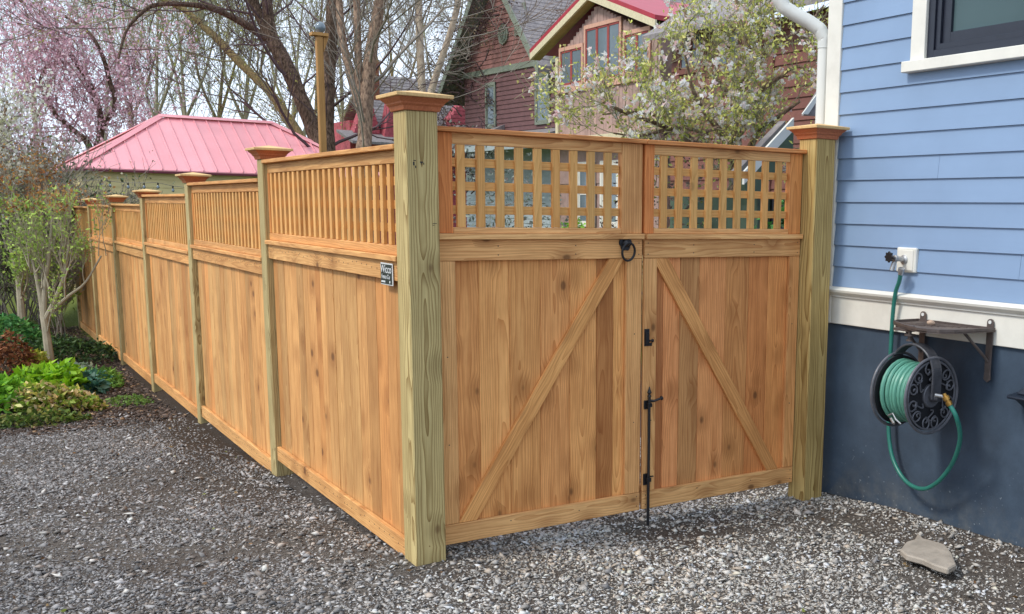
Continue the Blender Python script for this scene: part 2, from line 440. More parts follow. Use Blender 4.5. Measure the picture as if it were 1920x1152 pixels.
xs = np.concatenate([np.linspace(-400, -6, 14), np.linspace(-5, 6, 90), np.linspace(7, 400, 16)])
ys = np.concatenate([np.linspace(-60, -5, 8), np.linspace(-4.5, 14, 130), np.linspace(15, 600, 24)])
gx, gy = np.meshgrid(xs, ys)
gzv = ground_z(np.clip(gx, -8, 30), np.clip(gy, -6, 60)); nx, ny = len(xs), len(ys)
idx = np.arange(nx * ny).reshape(ny, nx)
gf = np.stack([idx[:-1, :-1], idx[:-1, 1:], idx[1:, 1:], idx[1:, :-1]], -1).reshape(-1, 4)
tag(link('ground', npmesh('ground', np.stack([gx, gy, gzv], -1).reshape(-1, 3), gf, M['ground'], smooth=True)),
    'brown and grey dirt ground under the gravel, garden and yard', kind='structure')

# gravel: crushed stone, each a small angular solid
def noise2(x, y, s, seed=0):
    """cheap smooth value noise"""
    r = np.random.default_rng(seed); G = r.random((64, 64))
    u = x * s + 100; v = y * s + 100
    i = np.floor(u).astype(int); j = np.floor(v).astype(int); fu = u - i; fv = v - j
    fu = fu * fu * (3 - 2 * fu); fv = fv * fv * (3 - 2 * fv)
    g = lambda a, b: G[a % 64, b % 64]
    return (g(i, j) * (1 - fu) + g(i + 1, j) * fu) * (1 - fv) + (g(i, j + 1) * (1 - fu) + g(i + 1, j + 1) * fu) * fv
def fbm(x, y, s, seed=0):
    return (noise2(x, y, s, seed) + 0.5 * noise2(x, y, s * 2.1, seed + 1) + 0.25 * noise2(x, y, s * 4.3, seed + 2)) / 1.75
def stone_mat():
    t = NT('crushed_stone'); c = t.attr(); p = t.tc('Object')
    f = t.noise(p, 160, 3, 0.6)
    return t.fin(t.mix(t.rng(f, 0.3, 0.7, 0, 0.35), c, (0.05, 0.045, 0.04)), 0.8, 0.3)
M['stone'] = stone_mat()
CUBE = np.array([[-1, -1, -1], [1, -1, -1], [1, 1, -1], [-1, 1, -1], [-1, -1, 1], [1, -1, 1], [1, 1, 1], [-1, 1, 1]], float)
OCT = np.array([[1, 0, 0], [-1, 0, 0], [0, 1, 0], [0, -1, 0], [0, 0, 1], [0, 0, -1]], float)
OCF = np.array([[0, 2, 4], [2, 1, 4], [1, 3, 4], [3, 0, 4], [2, 0, 5], [1, 2, 5], [3, 1, 5], [0, 3, 5]])
CUBF = np.array([[0, 3, 2, 1], [4, 5, 6, 7], [0, 1, 5, 4], [1, 2, 6, 5], [2, 3, 7, 6], [3, 0, 4, 7]])
def stones(name, X, Y, size, cols, sink=0.3, label='', zoff=0.0):
    n = len(X)
    V = OCT[None] * 1.25 + RNG.uniform(-0.48, 0.48, (n, 6, 3))
    s = np.stack([size * RNG.uniform(0.6, 1.3, n), size * RNG.uniform(0.4, 0.95, n), size * RNG.uniform(0.15, 0.42, n)], -1) * 0.5
    V = V * s[:, None, :]
    # random rotation: yaw + modest tilt
    a = RNG.uniform(0, 2 * np.pi, n); tx = RNG.normal(0, 0.35, n); ty = RNG.normal(0, 0.35, n)
    ca, sa = np.cos(a), np.sin(a)
    x, y, z = V[..., 0], V[..., 1], V[..., 2]
    y, z = y * np.cos(tx)[:, None] - z * np.sin(tx)[:, None], y * np.sin(tx)[:, None] + z * np.cos(tx)[:, None]
    x, z = x * np.cos(ty)[:, None] + z * np.sin(ty)[:, None], -x * np.sin(ty)[:, None] + z * np.cos(ty)[:, None]
    x, y = x * ca[:, None] - y * sa[:, None], x * sa[:, None] + y * ca[:, None]
    zz = ground_z(X, Y) + s[:, 2] * (1 - sink) + zoff
    V = np.stack([x + X[:, None], y + Y[:, None], z + zz[:, None]], -1).reshape(-1, 3)
    F = (OCF[None] + (np.arange(n) * 6)[:, None, None]).reshape(-1, 3)
    o = link(name, npmesh(name, V, F, M['stone'], np.repeat(cols, 8, 0)))
    return tag(o, label, kind='stuff')
def gravel_points(n, x0, x1, y0, y1, power=1.0):
    X = RNG.uniform(x0, x1, n); Y = RNG.uniform(y0, y1, n)
    d = CR[2][0] * (X - CP[0]) + CR[2][1] * (Y - CP[1])
    u = CX + CF * (CR[0][0] * (X - CP[0]) + CR[0][1] * (Y - CP[1])) / np.maximum(d * 1.0, .1)
    keep = (d > 1.6) & (u > -160) & (u < 2120)
    keep &= ~((X > 2.49)) & ~((X > 0.0) & (X < 0.14) & (Y > 0) & (Y < 0.14))
    return X[keep], Y[keep]
gx1, gy1 = gravel_points(400000, -2.9, 2.5, -2.9, 6.4)
# thin out behind the fence and where dirt shows
patch = fbm(gx1, gy1, 1.5, 5) + 0.35 * (fbm(gx1, gy1, 5.5, 15) - .5)
den = 0.36 + 0.70 * sstep(0.34, 0.62, patch)
den = np.where((gx1 < 0) & (gy1 > 4.4), den * sstep(6.3, 4.4, gy1), den)
den *= 1 - .75 * sstep(-.62, -.15, gx1) * sstep(1.6, 3.6, gy1)
den = np.where((gx1 > 0.05) & (gy1 > 2.6), 0.0, den)
den = np.where((gx1 > -0.01) & (gx1 < .3) & (gy1 > 0.3), den * .15, den)
den *= np.where((np.abs(gx1 - 1.95) < .5) & (np.abs(gy1 + .45) < .28), 0.65, 1)
k = RNG.random(len(gx1)) < den
gx1, gy1 = gx1[k], gy1[k]
gs = np.clip(RNG.lognormal(math.log(0.0118), 0.48, len(gx1)), 0.006, 0.05)
warm = sstep(-0.9, 0.9, gx1 + 0.9 * (fbm(gx1, gy1, 1.3, 21) - .5) - 0.15 * gy1)
warm = np.where(gx1 < -1.55 - 0.1 * gy1, np.maximum(warm, 0.6), warm)
ccool, cwarm = np.array(L('#8b8886')), np.array(L('#c6c0b7'))
base = ccool[None] * (1 - warm[:, None]) + cwarm[None] * warm[:, None]
tone = np.exp(RNG.normal(0, 0.36, len(gx1))) * (0.72 + 0.55 * fbm(gx1, gy1, 2.6, 31))
gc = base * tone[:, None]
brown = (RNG.random(len(gx1)) < (0.10 + 0.35 * sstep(.5, .75, fbm(gx1, gy1, 1.2, 41))))[:, None]
gc = np.where(brown, gc * np.array([0.92, 0.83, 0.74]), gc)
pale = (RNG.random(len(gx1)) < 0.004 + 0.02 * warm)[:, None]
gc = np.where(pale, np.array(L('#c9c4bc'))[None] * RNG.uniform(.7, 1.1, (len(gx1), 1)), gc)
gc = np.where(((gx1 > .1) & (gy1 > 0.12))[:, None], gc * 1.5, gc)       # cleaner, paler stone inside the gate
gc = np.clip(gc, 0.01, 0.75)
stones('gravel', gx1, gy1, gs, gc, 0.3, 'loose grey crushed stone gravel covering the driveway and lane')
# larger chips riding on top
bx, by = gravel_points(900, -2.4, 2.48, -2.7, 3.5)
k = ~((bx > 0.0) & (by > 1.2)); bx, by = bx[k], by[k]
bs = RNG.uniform(0.022, 0.045, len(bx))
bc = np.where(RNG.random((len(bx), 1)) < .5, cwarm[None], ccool[None]) * RNG.uniform(.6, 1.5, (len(bx), 1))
stones('coarse_gravel', bx, by, bs, np.clip(bc, 0, .7), 0.25, 'coarser pale stone chips scattered over the gravel', 0.006)
lx, ly = gravel_points(420, -2.4, 2.4, -2.4, 5.5)
k = ~((lx > 0) & (ly > 0.1)); lx, ly = lx[k], ly[k]
LEAFXY = (lx, ly)
# dark mulch and leaf litter of the garden bed
mx_, my_ = RNG.uniform(-3.2, 0.0, 34000), RNG.uniform(4.6, 14, 34000)
k = (my_ > 5.0 + 0.9 * fbm(mx_, my_, 1.5, 51) - 0.5)
mx_, my_ = mx_[k], my_[k]
ms = RNG.uniform(0.012, 0.05, len(mx_))
mcol = np.array(L('#51433a'))[None] * np.exp(RNG.normal(0, 0.5, (len(mx_), 1)))
mcol = np.where(RNG.random((len(mx_), 1)) < .07, np.array(L('#a58768'))[None], mcol)
stones('mulch', mx_, my_, ms, np.clip(mcol, 0, .6), 0.3, 'dark brown mulch and litter in the bed along the fence')

# ------------------------------------------------------------------ fence
def tone(lo=0.86, hi=1.08, red=0.0):
    v = random.uniform(lo, hi); r = random.uniform(-0.04, 0.04) + red
    return (v * (1 + r * 0.3), v * (1 - r), v * (1 - r * 1.9))
REDDISH = (1.12, 0.76, 0.60)
def post_cap(parent, s, zt, scale=1.0, name='post_cap'):
    """moulded cap: two stepped mouldings under a low pyramid"""
    def ring(hw, z): return [(-hw, -hw, z), (hw, -hw, z), (hw, hw, z), (-hw, hw, z)]
    h = s / 2
    prof = [(h + .008, -.002), (h + .012, .012), (h + .013, .016), (h + .022, .024), (h + .023, .030), (h + .040, .046), (h + .041, .050)]
    mb = MB(); vs = []
    for (w, z) in prof: vs += ring(w * 1.0, z)
    fs = [(0, 3, 2, 1)]
    for i in range(len(prof) - 1):
        for k in range(4): fs.append((i * 4 + k, i * 4 + (k + 1) % 4, i * 4 + 4 + (k + 1) % 4, i * 4 + 4 + k))
    fs.append(tuple((len(prof) - 1) * 4 + k for k in range(4)))
    mb.add(vs, fs)
    c = mb.build(name, M['cap'], parent, bevel=0.0015); c.location = (h, h, zt)
    mb = MB(); w = h + .052
    vs = ring(w, .050) + ring(w + .001, .064) + [(0, 0, .064 + w * .17)]
    mb.add(vs, [(0, 3, 2, 1)] + [(k, (k + 1) % 4, 4 + (k + 1) % 4, 4 + k) for k in range(4)] + [(4 + k, 4 + (k + 1) % 4, 8) for k in range(4)])
    t = mb.build('cap_top', M['captop'], c, bevel=0.0015)
    return c
def make_post(parent, x, y, s, z0, zt, color, name='post'):
    p = stick(name, (x, y, z0), (x + s, y + s, zt), M['treated'], parent, color, axis=2, ch=0.005)
    c = post_cap(p, s, 0)
    c.location = (0, 0, (zt - z0) / 2)      # relative to the post centre
    return p

fence = empty('wooden_fence', (0, 0, 0))
tag(fence, 'long stepped cedar board fence with lattice top running back along the gravel', 'fence')
PY = [0.0, 2.342, 4.65, 6.92, 9.05, 11.3, 13.5]
PT = [1.952, 1.825, 1.715, 1.605, 1.56, 1.525, 1.50]
PS = [0.14, 0.118, 0.118, 0.118, 0.118, 0.118, 0.118]
for i, (y, zt, s) in enumerate(zip(PY, PT, PS)):
    p = make_post(fence, 0, y, s, -0.55, zt, tone(.92, 1.05) if i else (1.04, 1.04, 1.0))
    if i == 0: p['label'] = 'thick greenish corner post with bold grain'
mb = MB()
for (x_, z_, a_, b_) in ((.032, 1.735, .006, .014), (.040, 1.722, .004, .010), (.036, 1.748, .010, .003), (.066, 1.742, .014, .005), (.064, 1.736, .003, .008), (.075, 1.736, .003, .008), (.118, 1.49, .018, .002), (.112, 1.482, .008, .002)):
    mb.box((x_ - a_ / 2, -.0012, z_ - b_ / 2), (x_ + a_ / 2, .001, z_ + b_ / 2))
tag(mb.build('ink_marks', M['black'], fence), kind='stuff')
def lattice(parent, x0, x1, z0, z1, plane, at, dir_, hz, pitch=0.0942, w=0.037, start=0.02):
    """vertical slats in front of horizontal ones; plane 'Y' -> slats spread along X, 'X' -> along Y"""
    v = x0 + start
    while v < x1 - 0.012:
        a, b = v, min(v + w, x1)
        f, g = at + 0.006 * dir_, at + 0.0235 * dir_
        if plane == 'Y': stick('lattice_slat', (a, f, z0), (b, g, z1), M['slat'], parent, tone(.86, 1.08), axis=2, ch=.0012)
        else: stick('lattice_slat', (f, a, z0), (g, b, z1), M['slat'], parent, tone(.86, 1.08), axis=2, ch=.0012)
        v += pitch
    for z in hz:
        f, g = at + 0.024 * dir_, at + 0.036 * dir_
        if plane == 'Y': stick('lattice_slat', (x0, f, z - .019), (x1, g, z + .019), M['slat'], parent, tone(.9, 1.08), axis=0, ch=.0012)
        else: stick('lattice_slat', (f, x0, z - .019), (g, x1, z + .019), M['slat'], parent, tone(.9, 1.08), axis=1, ch=.0012)
nails = MB()
def fence_panel(i):
    ya, yb = PY[i] + PS[i] + 0.003, PY[i + 1] - 0.003
    cap = [1.798, 1.692, 1.610, 1.520, 1.500, 1.470][i]
    trim = [1.349, 1.240, 1.185, 1.131, 1.102, 1.075][i]
    bt = [.074, -.045, -.097, -.150, -.180, -.205][i]
    bb = [-.012, -.135, -.185, -.240, -.270, -.300][i]
    far = i >= 4
    c = lambda: tone(.93, 1.08)
    stick('cap_rail', (-0.004, ya, cap), (0.095, yb, cap + .021), M['cedar'], fence, tone(.95, 1.1), axis=1)
    stick('top_rail', (0.028, ya, cap - .056), (0.066, yb, cap - .001), M['cedar'], fence, c(), axis=1)
    stick('lattice_rail', (0.024, ya, trim - .001), (0.070, yb, trim + .040), M['cedar'], fence, c(), axis=1)
    stick('trim_rail', (-0.006, ya, trim - .026), (0.080, yb, trim - .002), M['cedar'], fence, tone(1.0, 1.12), axis=1)
    stick('middle_rail', (0.014, ya, trim - .112), (0.036, yb, trim - .027), M['cedar'], fence, c(), axis=1)
    stick('bottom_rail', (0.012, ya, bb), (0.036, yb, bt), M['cedar'], fence, c(), axis=1)
    for (a, b) in ((ya, ya + .03), (yb - .034, yb)):
        stick('lattice_stile', (0.026, a, trim + .041), (0.068, b, cap - .057), M['cedar'], fence, (1, .82, .7), axis=2)
    lattice(fence, ya + .03, yb - .034, trim + .041, cap - .057, 'X', 0.026, 1,
            [] if far else [trim + .116, trim + .218, trim + .320], pitch=.0942 if not far else .105)
    y = ya; z0 = bb + .015; z1 = trim - .03
    while y < yb - 0.02:
        w = random.choice([.09, .115, .13, .138, .14, .14]); e = min(y + w, yb)
        if yb - e < 0.04: e = yb
        col = tone(.74, 1.12, random.choice([0, 0, .05, .02, -.03]))
        dx = random.uniform(-.0015, .0015)
        stick('board', (0.040 + dx, y + .0012, z0), (0.056 + dx, e - .0012, z1), M['cedar'], fence, col, axis=2)
        if i < 3:
            for zz in (bt - .03, trim - .06):
                for yy in (y + .035, e - .035):
                    if yy < yb - .01: nails.lathe([(.0035, -.002), (.0035, .0008)], ((0.012 if zz < .5 else .014), yy, zz + random.uniform(-.01, .01)), (-1, 0, 0), 6)
        y = e
for i in range(6): fence_panel(i)
tag(nails.build('nail_heads', M['nail'], fence), kind='stuff')

# manufacturer's sign
sg = empty('fence_sign', (0.006, 0.285, 1.262))
tag(sg, 'small black and white maker\'s sign fixed to the fence beside the corner post', 'sign')
W_, H_ = .150, .098
mb = MB(); mb.box((-.001, -W_ / 2, -H_ / 2), (.004, W_ / 2, H_ / 2)); mb.build('sign_border', M['signwhite'], sg, bevel=.002)
mb = MB(); mb.box((-.0025, -W_ / 2 + .006, -H_ / 2 + .006), (-.0008, W_ / 2 - .006, H_ / 2 - .006)); mb.build('sign_plate', M['sign'], sg)
def text(body, size, loc, parent, mat, rot, name='lettering'):
    cu = bpy.data.curves.new(name, 'FONT'); cu.body = body; cu.size = size; cu.extrude = 0.0006; cu.align_x = 'CENTER'
    tmp = bpy.data.objects.new('tmp', cu); COL.objects.link(tmp)
    bpy.context.view_layer.update()
    me = bpy.data.meshes.new_from_object(tmp.evaluated_get(bpy.context.evaluated_depsgraph_get()))
    me.name = name; bpy.data.objects.remove(tmp); me.materials.clear(); me.materials.append(mat)
    return link(name, me, parent, loc, rot)
RX = (math.pi / 2, 0, -math.pi / 2)
text('Wicco', .050, (-.0035, 0, .006), sg, M['signwhite'], RX)
text('Fence Co', .027, (-.0035, .004, -.020), sg, M['signwhite'], RX)
mb = MB(); mb.box((-.0036, .012, -.037), (-.0025, .060, -.030)); mb.build('text_line', M['signwhite'], sg)
mb = MB(); mb.lathe([(.006, 0), (.006, .001)], (-.0025, -.045, -.033), (-1, 0, 0), 12); mb.build('sign_logo', M['signwhite'], sg)

# ------------------------------------------------------------------ gate
G = 0.100
def wbox(parent, name, x0, x1, y0, y1, z0, z1, col, mat=None, axis=None):
    o = stick(name, (x0, y0, z0), (x1, y1, z1), mat or M['gatewood'], parent, col, axis=axis)
    return o
def brace(parent, xa0, xa1, za, xb0, xb1, zb, col):
    """diagonal board between a (bottom) and b (top), ends cut level"""
    cx, cz = (xa0 + xa1 + xb0 + xb1) / 4, (za + zb) / 2
    ang = math.atan2((xb0 + xb1) / 2 - (xa0 + xa1) / 2, zb - za)   # lean from vertical
    P = [(xa0, za), (xa1, za), (xb1, zb), (xb0, zb)]
    ca, sa = math.cos(ang), math.sin(ang)
    loc = [((x - cx) * ca - (z - cz) * sa, (x - cx) * sa + (z - cz) * ca) for x, z in P]
    mb = MB(); mb.prism([(x, -.010, z) for x, z in loc], (0, .020, 0))
    o = mb.build('brace', M['cedar'], parent, bevel=.002, color=col)
    o.location = (cx, G + .0095, cz); o.rotation_euler = (0, ang, 0)
    return o
def gate_leaf(label, x0, x1, sx0, sx1, boards, cols, us0, us1, slat_start, colL, colR):
    g = empty('wooden_gate', (0, 0, 0)); tag(g, label, 'gate', 'the two leaves of the cedar double gate')
    wbox(g, 'cap_rail', x0 - .006, x1 + .006, G - .030, G + .060, 1.880, 1.900, (1.0, .78, .68))
    wbox(g, 'top_rail', us0, us1, G + .002, G + .022, 1.831, 1.879, tone(1.06, 1.18))
    wbox(g, 'upper_stile', x0, us0 - .001, G, G + .040, 1.4465, 1.879, colL, axis=2)
    wbox(g, 'upper_stile', us1 + .001, x1, G, G + .040, 1.4465, 1.879, colR, axis=2)
    wbox(g, 'lattice_rail', us0, us1, G + .001, G + .036, 1.4465, 1.472, tone(1.12, 1.23))
    wbox(g, 'trim_rail', x0, x1 , G - .026, G + .045, 1.420, 1.4455, tone(1.14, 1.25))
    wbox(g, 'middle_rail', x0, x1, G - .0035, G + .017, 1.326, 1.4195, tone(1.04, 1.14))
    wbox(g, 'bottom_rail', x0, x1, G - .0035, G + .017, .036, .128, tone(1.10, 1.18))
    wbox(g, 'stile', x0, sx0, G - .001, G + .017, .130, 1.3245, tone(1.06, 1.14, .03), axis=2)
    wbox(g, 'stile', sx1, x1, G - .001, G + .017, .130, 1.3245, tone(1.06, 1.14, .02), axis=2)
    boards = [x0 + .012] + boards[1:-1] + [x1 - .012]
    for a, b, c in zip(boards[:-1], boards[1:], cols):
        d = random.uniform(-.001, .001)
        wbox(g, 'board', a + .001, b - .001, G + .0195 + d, G + .036 + d, .060, 1.41, c, axis=2)
    wbox(g, 'back_rail', x0 + .01, x1 - .01, G + .038, G + .075, 1.34, 1.43, tone(1.01, 1.12))
    wbox(g, 'back_rail', x0 + .01, x1 - .01, G + .038, G + .075, .06, .15, tone(1.01, 1.12))
    lattice(g, us0 + .001, us1 - .001, 1.473, 1.830, 'Y', G, 1, [1.754, 1.652, 1.549], pitch=.0942, w=.039, start=slat_start)
    n = MB()
    for (x, z) in [(x0 + .02, 1.40), (x0 + .02, 1.345), (x0 + .02, .11), (x0 + .02, .06), (x1 - .02, 1.40), (x1 - .02, 1.345), (x1 - .02, .11), (x1 - .02, .06),
                   (x0 + .3, 1.39), (x0 + .3, 1.35), (x0 + .7, 1.39), (x0 + .7, 1.35), (x0 + .35, .10), (x0 + .72, .09),
                   (x0 + .05, .5), (x1 - .04, .5), (x0 + .05, .9), (x1 - .04, .95)]:
        n.lathe([(.0032, -.001), (.0032, .0009)], (x, G - (.0035 if z < .13 or z > 1.33 else .001), z), (0, -1, 0), 6)
    tag(n.build('nail_heads', M['nail'], g), kind='stuff')
    return g
g1 = gate_leaf('left cedar gate leaf with lattice top, diagonal brace rising right and black ring handle',
               0.155, 1.232, .250, 1.142, [.251, .366, .519, .678, .835, .986, 1.080, 1.141],
               [(1.10, .93, .80), (1.24, 1.12, .98), (1.06, .93, .80), (1.12, .95, .84), (1.20, 1.06, .92), (.70, .54, .44), (1.28, 1.18, 1.02)],
               .246, 1.113, .020, REDDISH, (1.02, .97, .95))
wbox(g1, 'stop_strip', 1.214, 1.262, G + .0405, G + .055, .05, 1.875, (.8, .6, .5), axis=2)
brace(g1, .245, .335, .129, 1.045, 1.13, 1.325, (1.16, 1.08, 1.0))
g2 = gate_leaf('right cedar gate leaf with lattice top, diagonal brace falling right and black drop rod',
               1.247, 2.277, 1.325, 2.205, [1.326, 1.379, 1.482, 1.606, 1.780, 1.937, 2.072, 2.204],
               [(.72, .52, .46), (1.22, .96, .92), (.80, .72, .68), (1.20, .98, .92), (.94, .78, .68), (1.0, .74, .62), (1.16, .92, .76)],
               1.303, 2.190, .042, REDDISH, (1.0, .80, .66))
brace(g2, 2.085, 2.170, .129, 1.300, 1.395, 1.325, (1.10, 1.0, .94))
# ring handle on the left leaf
rh = empty('ring_handle', (1.130, G - .004, 1.385)); rh.parent = g1
mb = MB()
pts = []
for k in range(36):
    a = 2 * math.pi * k / 36; r = .030 + .006 * abs(math.cos(a * 3)); pts.append((r * math.cos(a), -.001, .018 + r * math.sin(a) * 1.15))
mb.prism(pts, (0, -.006, 0)); mb.lathe([(.020, 0), (.018, .010), (.010, .020), (.004, .023)], (0, -.006, .016), (0, -1, 0), 16)
mb.build('handle_plate', M['black'], rh, smooth=True)
mb = MB(); mb.tube([(.006 + .036 * math.sin(2 * math.pi * k / 28), -.024 - .006 * math.cos(2 * math.pi * k / 28), -.026 + .043 * math.cos(2 * math.pi * k / 28)) for k in range(28)], .0058, 8, closed=True)
mb.build('ring', M['black'], rh, smooth=True)
# thumb catch on the right leaf
mb = MB(); mb.box((1.250, G - .006, .885), (1.280, G - .001, .972)); mb.box((1.252, G - .016, .90), (1.272, G - .006, .955))
mb.box((1.280, G - .006, .885), (1.296, G - .001, .900)); mb.lathe([(.007, 0), (.004, .006), (.004, .014), (.009, .017), (.008, .024)], (1.276, G - .010, .912), (1, 0, 0), 10)
mb.build('gate_catch', M['black'], g2, bevel=.001)
# drop rod on the right leaf
mb = MB(); X0 = 1.272
mb.tube([(X0, G - .022, -.045), (X0, G - .022, .628)], .0075, 10)
mb.lathe([(.004, 0), (.011, .008), (.006, .018), (.012, .028), (.006, .042), (.002, .058)], (X0, G - .022, .622), (0, 0, 1), 12)
mb.tube([(X0, G - .022, .610), (X0 + .022, G - .034, .606), (X0 + .062, G - .040, .618)], .0062, 8)
mb.lathe([(.010, -.004), (.012, 0), (.008, .006)], (X0 + .063, G - .040, .618), (1, 0, .2), 10)
mb.build('drop_rod', M['black'], g2, smooth=True)
for zc, hh in ((.585, .045), (.195, .06)):
    mb = MB(); mb.box((X0 - .022, G - .010, zc - hh / 2), (X0 + .014, G - .0042, zc + hh / 2))
    mb.box((X0 - .012, G - .033, zc - .010), (X0 + .012, G - .010, zc + .010)); mb.box((X0 + .010, G - .026, zc + .012), (X0 + .030, G - .018, zc + .018))
    mb.build('rod_bracket', M['black'], g2, bevel=.0012)

gp = empty('gate_post', (2.283, 0, -.07))
tag(gp, 'square treated pine gate post with moulded cap between the gate and the blue house', 'post')
make_post(gp, 0, 0, .14, -.35, 1.96 + .07, (1.0, .92, .76), 'post_shaft')

# ------------------------------------------------------------------ blue house
H = 2.504
house = empty('blue_house', (H, 0, 0))
tag(house, 'blue clapboard house wall with white trim over a dark slate blue foundation', 'house')
YN, YE = -7.0, 0.052       # near end, corner-board side of the siding
def hb(name, a, b, mat, parent=None, bevel=0.002, color=None):
    mb = MB(); mb.box((a[0] - H, a[1], a[2]), (b[0] - H, b[1], b[2])); return mb.build(name, mat, parent or house, bevel=bevel, color=color)
# window opening numbers
WY0, WY1, WZ0, WZ1 = -1.60, -.553, 2.335, 3.70
SD, S0 = 0.1182, 1.625
k = -4
while S0 + k * SD < 4.6:
    z0 = S0 + k * SD; z1 = z0 + SD + .012
    if z0 < 1.157: z0b = 1.157
    else: z0b = z0
    spans = [(YN, YE)]
    if z1 > WZ0 - .02: spans = [(YN, WY0 - .094), (WY1 + .094, YE)] if z0 > WZ0 - .02 else [(YN, YE)]
    elif k in (-3, 1, 5): spans = [(YN, -.80 + .13 * k), (-.80 + .13 * k + .0015, YE)]
    for (a, b) in spans:
        mb = MB()
        # lapped board: bottom edge stands 13 mm proud of the top
        prof = [(-.001 - .014, z0b), (-.001 - .003, z1), (.012, z1), (.012, z0b)]
        mb.prism([(x, a, z) for x, z in prof], (0, b - a, 0))
        v = random.uniform(.97, 1.03)
        mb.build('siding_board', M['blue'], house, color=(v, v, v))
    k += 1
hb('corner_board', (H - .022, YE + .001, .946), (H + .10, .160, 6.0), M['white'], bevel=.003)
hb('back_wall', (H + .055, YN, .90), (H + .20, .155, 6.0), M['blue'], bevel=0)
hb('rear_wall', (H + .2, .10, -.3), (H + 5.0, .152, 6.0), M['blue'], bevel=0)
mb = MB(); prof = [(-.050, 1.128), (-.054, 1.140), (-.020, 1.156), (.010, 1.156), (.010, 1.100), (-.026, 1.100), (-.026, 1.108), (-.036, 1.116)]
mb.prism([(x, YN, z) for x, z in prof], (0, .160 - YN, 0)); mb.build('water_table', M['white'], house)
hb('band_board', (H - .016, YN, .947), (H + .01, .158, 1.099), M['white'], bevel=.003)
mb = MB(); mb.box((.004, YN, -.6), (.30, .150, .9455)); mb.build('foundation', M['found'], house)
# window
wf = hb('window_casing', (H - .030, WY1, WZ0 - .008), (H + .01, WY1 + .092, WZ1), M['white'], bevel=.002)
hb('window_casing', (H - .030, WY0 - .092, WZ0 - .008), (H + .01, WY0, WZ1), M['white'], bevel=.002)
hb('window_casing', (H - .030, WY0 - .092, WZ1 + .001), (H + .01, WY1 + .092, WZ1 + .12), M['white'], bevel=.002)
hb('window_sill', (H - .062, WY0 - .115, 2.272), (H + .01, WY1 + .122, 2.326), M['white'], bevel=.003)
def frame(name, y0, y1, z0, z1, w, xa, xb, mat):
    mb = MB()
    mb.box((xa, y0, z0), (xb, y0 + w, z1)); mb.box((xa, y1 - w, z0), (xb, y1, z1))
    mb.box((xa, y0 + w, z0), (xb, y1 - w, z0 + w)); mb.box((xa, y0 + w, z1 - w), (xb, y1 - w, z1))
    return mb.build(name, mat, house, bevel=.0015)
frame('window_frame', WY0, WY1, WZ0 - .007, WZ1, .042, -.012, .05, M['winframe'])
frame('window_sash', WY0 + .043, WY1 - .043, WZ0 + .036, WZ1 - .044, .028, .000, .05, M['winframe'])
frame('window_sash', WY0 + .072, WY1 - .072, WZ0 + .065, WZ1 - .073, .050, .016, .05, M['winframe'])
mb = MB(); mb.box((.034, WY0 + .10, WZ0 + .09), (.038, WY1 - .10, WZ1 - .1)); mb.build('window_pane', M['glass'], house)
# roof eave overhead (outside the frame, throws the wall's own eave shade) left out: the eave stands above the view
# downspout
mb = MB(); mb.tube([(.0 , .205, -.1), (.0, .205, 2.50)], .036, 20)
mb.build('downspout', M['vinyl'], house, smooth=True)
mb = MB()
P = [(0, .205, 2.47), (0, .205, 2.52), (-.02, .225, 2.57), (-.06, .265, 2.61), (-.12, .325, 2.655), (-.16, .365, 2.69), (-.185, .39, 2.74), (-.19, .395, 2.80), (-.19, .395, 2.95), (-.19, .395, 3.3)]
pp = []; rr = []
for i in range(len(P) - 1):
    a, b = Vector(P[i]), Vector(P[i + 1]); n = max(2, int((b - a).length / .007))
    for j in range(n):
        pp.append(a.lerp(b, j / n)); rr.append(.0385 + (.0012 if len(pp) % 2 else -.0006))
mb.tube(pp, rr, 20); mb.build('downspout_elbow', M['downelbow'], house, smooth=True)
# spigot
sp = empty('water_spigot', (H - .018, -.50, 1.325)); tag(sp, 'outdoor spigot with round black handle on a white mounting block on the blue siding', 'tap')
mb = MB(); mb.box((-.012, -.066, -.060), (.016, .066, .068)); mb.build('mounting_block', M['white'], sp, bevel=.006)
mb = MB(); mb.box((-.0165, -.052, -.050), (-.012, .052, .056)); mb.build('block_face', M['white'], sp, bevel=.003)
mb = MB(); mb.lathe([(.024, 0), (.024, .006), (.013, .010), (.013, .055), (.017, .058), (.017, .075), (.010, .078)], (-.0165, .006, .006), (-1, 0, .1), 16)
mb.tube([(-.075, .010, .012), (-.085, .016, -.02), (-.090, .020, -.050)], [.013, .012, .013], 12)
mb.build('spigot_body', M['zinc'], sp, smooth=True)
mb = MB(); pts = []
for q in range(48):
    a = 2 * math.pi * q / 48; r = .026 + .004 * math.cos(8 * a); pts.append((-.112, .018 + r * math.cos(a), .020 + r * math.sin(a)))
mb.prism(pts, (-.010, 0, 0)); mb.lathe([(.006, 0), (.006, .03)], (-.09, .014, .016), (-1, .1, .1), 8); mb.build('spigot_handle', M['black'], sp, bevel=.0015)

